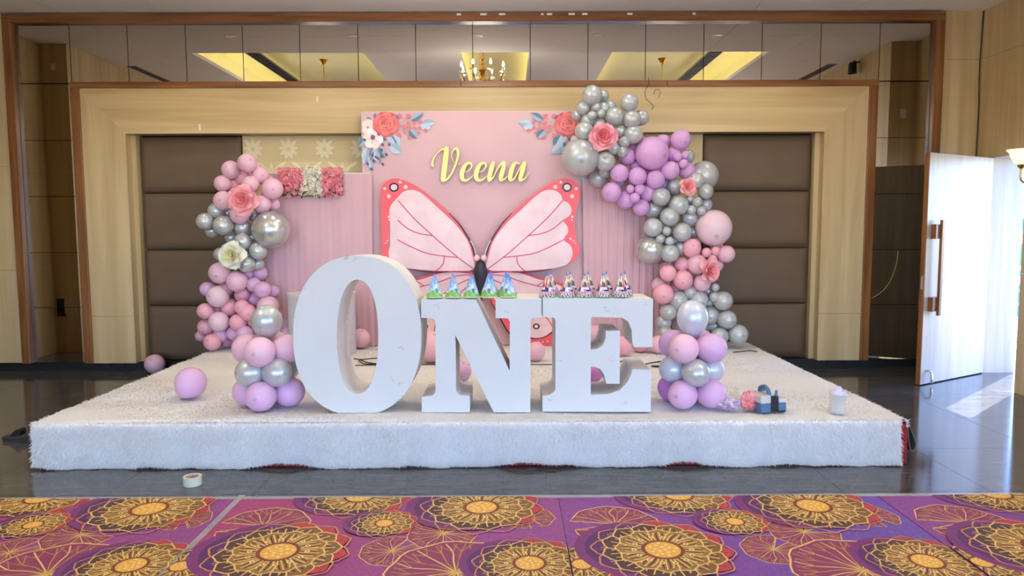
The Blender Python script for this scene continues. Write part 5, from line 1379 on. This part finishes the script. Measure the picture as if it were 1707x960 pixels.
# ------------------------------------------------------------------ carpets with printed lotus pattern
CYF = 4.262; RW = 1.975; RX0 = .298
def carpet_mat(c0, c1):
    m, n, l, p = new_mat('printed_carpet_ground')
    tc = n.new('ShaderNodeTexCoord'); sx = n.new('ShaderNodeSeparateXYZ'); l.new(tc.outputs['Object'], sx.inputs[0])
    nz = n.new('ShaderNodeTexNoise'); nz.inputs['Scale'].default_value = 1.5; nz.inputs['Detail'].default_value = 2; l.new(tc.outputs['Object'], nz.inputs[0])
    ma = n.new('ShaderNodeMath'); ma.operation = 'MULTIPLY_ADD'; ma.inputs[1].default_value = .8; l.new(nz.outputs[0], ma.inputs[0]); l.new(sx.outputs['X'], ma.inputs[2])
    mr = n.new('ShaderNodeMapRange'); mr.inputs[1].default_value = .5; mr.inputs[2].default_value = 2.1; l.new(ma.outputs[0], mr.inputs[0])
    rp = n.new('ShaderNodeValToRGB'); rp.color_ramp.elements[0].color = srgb(*c0); rp.color_ramp.elements[1].color = srgb(*c1)
    l.new(mr.outputs[0], rp.inputs[0])
    # faint fish-scale tracery
    vo = n.new('ShaderNodeTexVoronoi'); vo.inputs['Scale'].default_value = 22; vo.feature = 'DISTANCE_TO_EDGE'; l.new(tc.outputs['Object'], vo.inputs[0])
    r2 = n.new('ShaderNodeValToRGB'); r2.color_ramp.elements[0].position = .02; r2.color_ramp.elements[1].position = .05; r2.color_ramp.elements[0].color = (.12, .12, .12, 1); r2.color_ramp.elements[1].color = (0, 0, 0, 1)
    l.new(vo.outputs[0], r2.inputs[0])
    mx = n.new('ShaderNodeMixRGB'); mx.blend_type = 'ADD'; mx.inputs[0].default_value = .25; l.new(rp.outputs[0], mx.inputs[1]); l.new(r2.outputs[0], mx.inputs[2])
    # darker dye clouds left of each bloom
    l.new(mx.outputs[0], p.inputs['Base Color'])
    p.inputs['Roughness'].default_value = .6; p.inputs['Specular IOR Level'].default_value = .3
    return m
M['carpet'] = carpet_mat((160, 64, 112), (140, 68, 134)); M['carpet_violet'] = carpet_mat((132, 66, 138), (108, 74, 158))
CC = {'gold': (226, 192, 112), 'gold2': (206, 140, 82), 'dark': (74, 46, 44), 'indigo': (58, 40, 84), 'seed': (228, 172, 78), 'seed2': (246, 208, 130), 'brown': (128, 66, 40), 'amber': (176, 132, 70), 'olive': (120, 92, 52), 'plum': (138, 58, 96), 'rose': (184, 62, 74), 'shade1': (120, 54, 112), 'shade2': (88, 46, 98), 'tan': (130, 90, 54), 'tan2': (152, 110, 60), 'tan3': (88, 58, 58)}
ckeys = list(CC); CMt = [mat('carpet_'+k, v, .6, noise=.08, nscale=30, spec=.3) for k, v in CC.items()]
class Print:
    """flat dyed shapes of one carpet roll; u across the roll, v away from the front edge towards the camera"""
    def __init__(s): s.b = MB(); s.k = 0
    def poly(s, pts, c):
        s.k += 1
        pts = [(min(max(u, .0), RW-.006), max(v, 0.)) for u, v in pts]
        if max(p[0] for p in pts)-min(p[0] for p in pts) < 1e-3 or max(p[1] for p in pts)-min(p[1] for p in pts) < 1e-3: return
        z = .0061+.0000012*s.k
        s.b.add([(u, -v, z) for u, v in pts], [tuple(range(len(pts)))], ckeys.index(c))
    def line(s, pts, w, c, n=4):
        q = catmull(pts, n) if n else pts; k = len(q); L = []; R_ = []
        for i in range(k):
            a, d = q[max(i-1, 0)], q[min(i+1, k-1)]; t = np.array((d[0]-a[0], d[1]-a[1])); t /= np.linalg.norm(t)+1e-9
            L.append((q[i][0]-t[1]*w/2, q[i][1]+t[0]*w/2)); R_.append((q[i][0]+t[1]*w/2, q[i][1]-t[0]*w/2))
        for i in range(k-1): s.poly([L[i], L[i+1], R_[i+1], R_[i]], c)
    def disc(s, u, v, r, c, n=14): s.poly([(u+r*math.cos(2*math.pi*i/n), v+r*math.sin(2*math.pi*i/n)) for i in range(n)], c)
    def lotus(s, u, v, R, small=False):
        rs = random.Random(int(u*1000+v*77))
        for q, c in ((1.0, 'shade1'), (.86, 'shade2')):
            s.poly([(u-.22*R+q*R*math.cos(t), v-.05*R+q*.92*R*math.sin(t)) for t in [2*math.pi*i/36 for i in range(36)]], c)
        n = 12
        for ring, (r0, r1, w, fc, oc) in enumerate(((.55, 1.0, .30, None, 'gold2'), (.40, .86, .26, 'tan', 'gold'), (.30, .66, .20, 'tan2', 'gold'))):
            for k in range(n):
                a = 2*math.pi*(k+ring*.5)/n+.1
                ca, sa = math.cos(a), math.sin(a)
                T = lambda x, y: (u+R*(x*ca-y*sa), v+R*(x*sa+y*ca))
                o_ = [(r0*.5, 0), (r0, w*.62), (r1*.84, w*.80), (r1*.95, w*.35), (r1, 0), (r1*.95, -w*.35), (r1*.84, -w*.80), (r0, -w*.62)]
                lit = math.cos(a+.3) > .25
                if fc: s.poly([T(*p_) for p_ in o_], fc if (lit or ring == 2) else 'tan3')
                elif lit: s.poly([T(x*.97, y*.9) for x, y in o_], 'rose')
                ol = [T(*p_) for p_ in ([(r0*.7, w*.5)]+o_[1:8]+[(r0*.7, -w*.5)])]
                s.line(ol, R*(.023 if not small else .03), oc, 2)
                if not small or ring:
                    for j in (-2, -1, 0, 1, 2) if not small else (-1, 0, 1):
                        e = r1*(.90-.035*abs(j)-.05*rs.random())
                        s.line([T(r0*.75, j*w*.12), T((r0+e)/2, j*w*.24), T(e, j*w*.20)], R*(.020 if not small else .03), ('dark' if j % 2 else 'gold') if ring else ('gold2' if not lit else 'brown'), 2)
        for k in range(14):
            a = 2*math.pi*k/14; s.disc(u+R*.40*math.cos(a), v+R*.40*math.sin(a), R*.040, 'seed2', 8); s.disc(u+R*.40*math.cos(a), v+R*.40*math.sin(a), R*.018, 'brown', 6)
        s.disc(u, v, R*.30, 'brown', 24); s.disc(u, v, R*.245, 'seed', 24)
        for k in range(16):
            a = k*2.4; q = .21*math.sqrt((k+.5)/16); s.disc(u+R*q*math.cos(a), v+R*q*math.sin(a), R*.026, 'seed2', 7)
    def pad(s, u, v, R, a0=2.2):
        rs = random.Random(int(u*1000+v*31))
        edge = [(u+R*(1+.03*math.sin(9*t))*math.cos(a0+t), v+R*(1+.03*math.sin(9*t))*math.sin(a0+t)) for t in [.25+(2*math.pi-.5)*i/30 for i in range(31)]]
        s.poly([(u, v)]+edge, 'plum'); s.line([(u, v)]+edge+[(u, v)], R*.03, 'gold', 0)
        for k in range(22):
            t = .35+(2*math.pi-.7)*k/21; d = a0+t
            q = [(u, v)]
            for r_ in (.35, .65, .93): q.append((u+R*r_*math.cos(d+rs.uniform(-.10, .10)), v+R*r_*math.sin(d+rs.uniform(-.10, .10))))
            s.line(q, R*.022, 'gold' if k % 2 else 'amber', 3)
            for sg in (-1, 1):
                m_ = q[2]; s.line([m_, (u+R*.92*math.cos(d+sg*.16), v+R*.92*math.sin(d+sg*.16))], R*.018, 'amber', 0)
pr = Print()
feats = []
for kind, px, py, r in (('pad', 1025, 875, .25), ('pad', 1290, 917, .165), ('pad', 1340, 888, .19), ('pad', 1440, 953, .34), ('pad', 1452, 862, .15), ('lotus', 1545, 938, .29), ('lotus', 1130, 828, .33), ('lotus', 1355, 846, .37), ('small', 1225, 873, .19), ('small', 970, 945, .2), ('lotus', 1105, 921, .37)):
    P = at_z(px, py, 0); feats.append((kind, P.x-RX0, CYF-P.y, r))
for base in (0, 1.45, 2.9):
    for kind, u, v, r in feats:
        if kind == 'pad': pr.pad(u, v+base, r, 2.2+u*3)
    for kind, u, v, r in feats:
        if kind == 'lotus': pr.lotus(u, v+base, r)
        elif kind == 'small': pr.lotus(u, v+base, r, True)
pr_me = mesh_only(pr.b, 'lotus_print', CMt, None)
cb = MB(); cb.box(0, RW-.006, -5.6, 0, .001, .006)
cp_me = mesh_only(cb, 'ground', M['carpet'], None); cp_me2 = mesh_only(cb, 'ground', M['carpet_violet'], None)
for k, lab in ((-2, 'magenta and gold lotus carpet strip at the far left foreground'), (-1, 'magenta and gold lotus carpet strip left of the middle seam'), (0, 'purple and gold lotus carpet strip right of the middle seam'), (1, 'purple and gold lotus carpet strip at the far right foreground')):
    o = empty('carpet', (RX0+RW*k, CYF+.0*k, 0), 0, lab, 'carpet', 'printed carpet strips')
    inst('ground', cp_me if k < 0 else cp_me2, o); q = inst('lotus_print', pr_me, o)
tm = mat('clear_edge_tape', (206, 200, 200), .2, noise=.1, nscale=9); tm.node_tree.nodes['Principled BSDF'].inputs['Alpha'].default_value = .45
for a, c in ((-3.9, -.6), (-.6, 1.75), (1.6, 4.3)):
    o = quick('edge_tape', tm, lambda b: b.box(a, c, CYF-.012, CYF+.03, .0065, .0072))
    tag(o, {-3.9: 'clear tape along the front carpet edge, left stretch', -.6: 'clear tape along the front carpet edge, middle stretch', 1.6: 'clear tape along the front carpet edge, right stretch'}[a], 'tape', 'tape along the carpet edge')
o = quick('seam_tape', tm, lambda b: b.box(RX0-RW-.02, RX0-RW+.018, 2.6, CYF+.05, .0085, .009)); tag(o, 'clear tape covering the left carpet seam', 'tape')
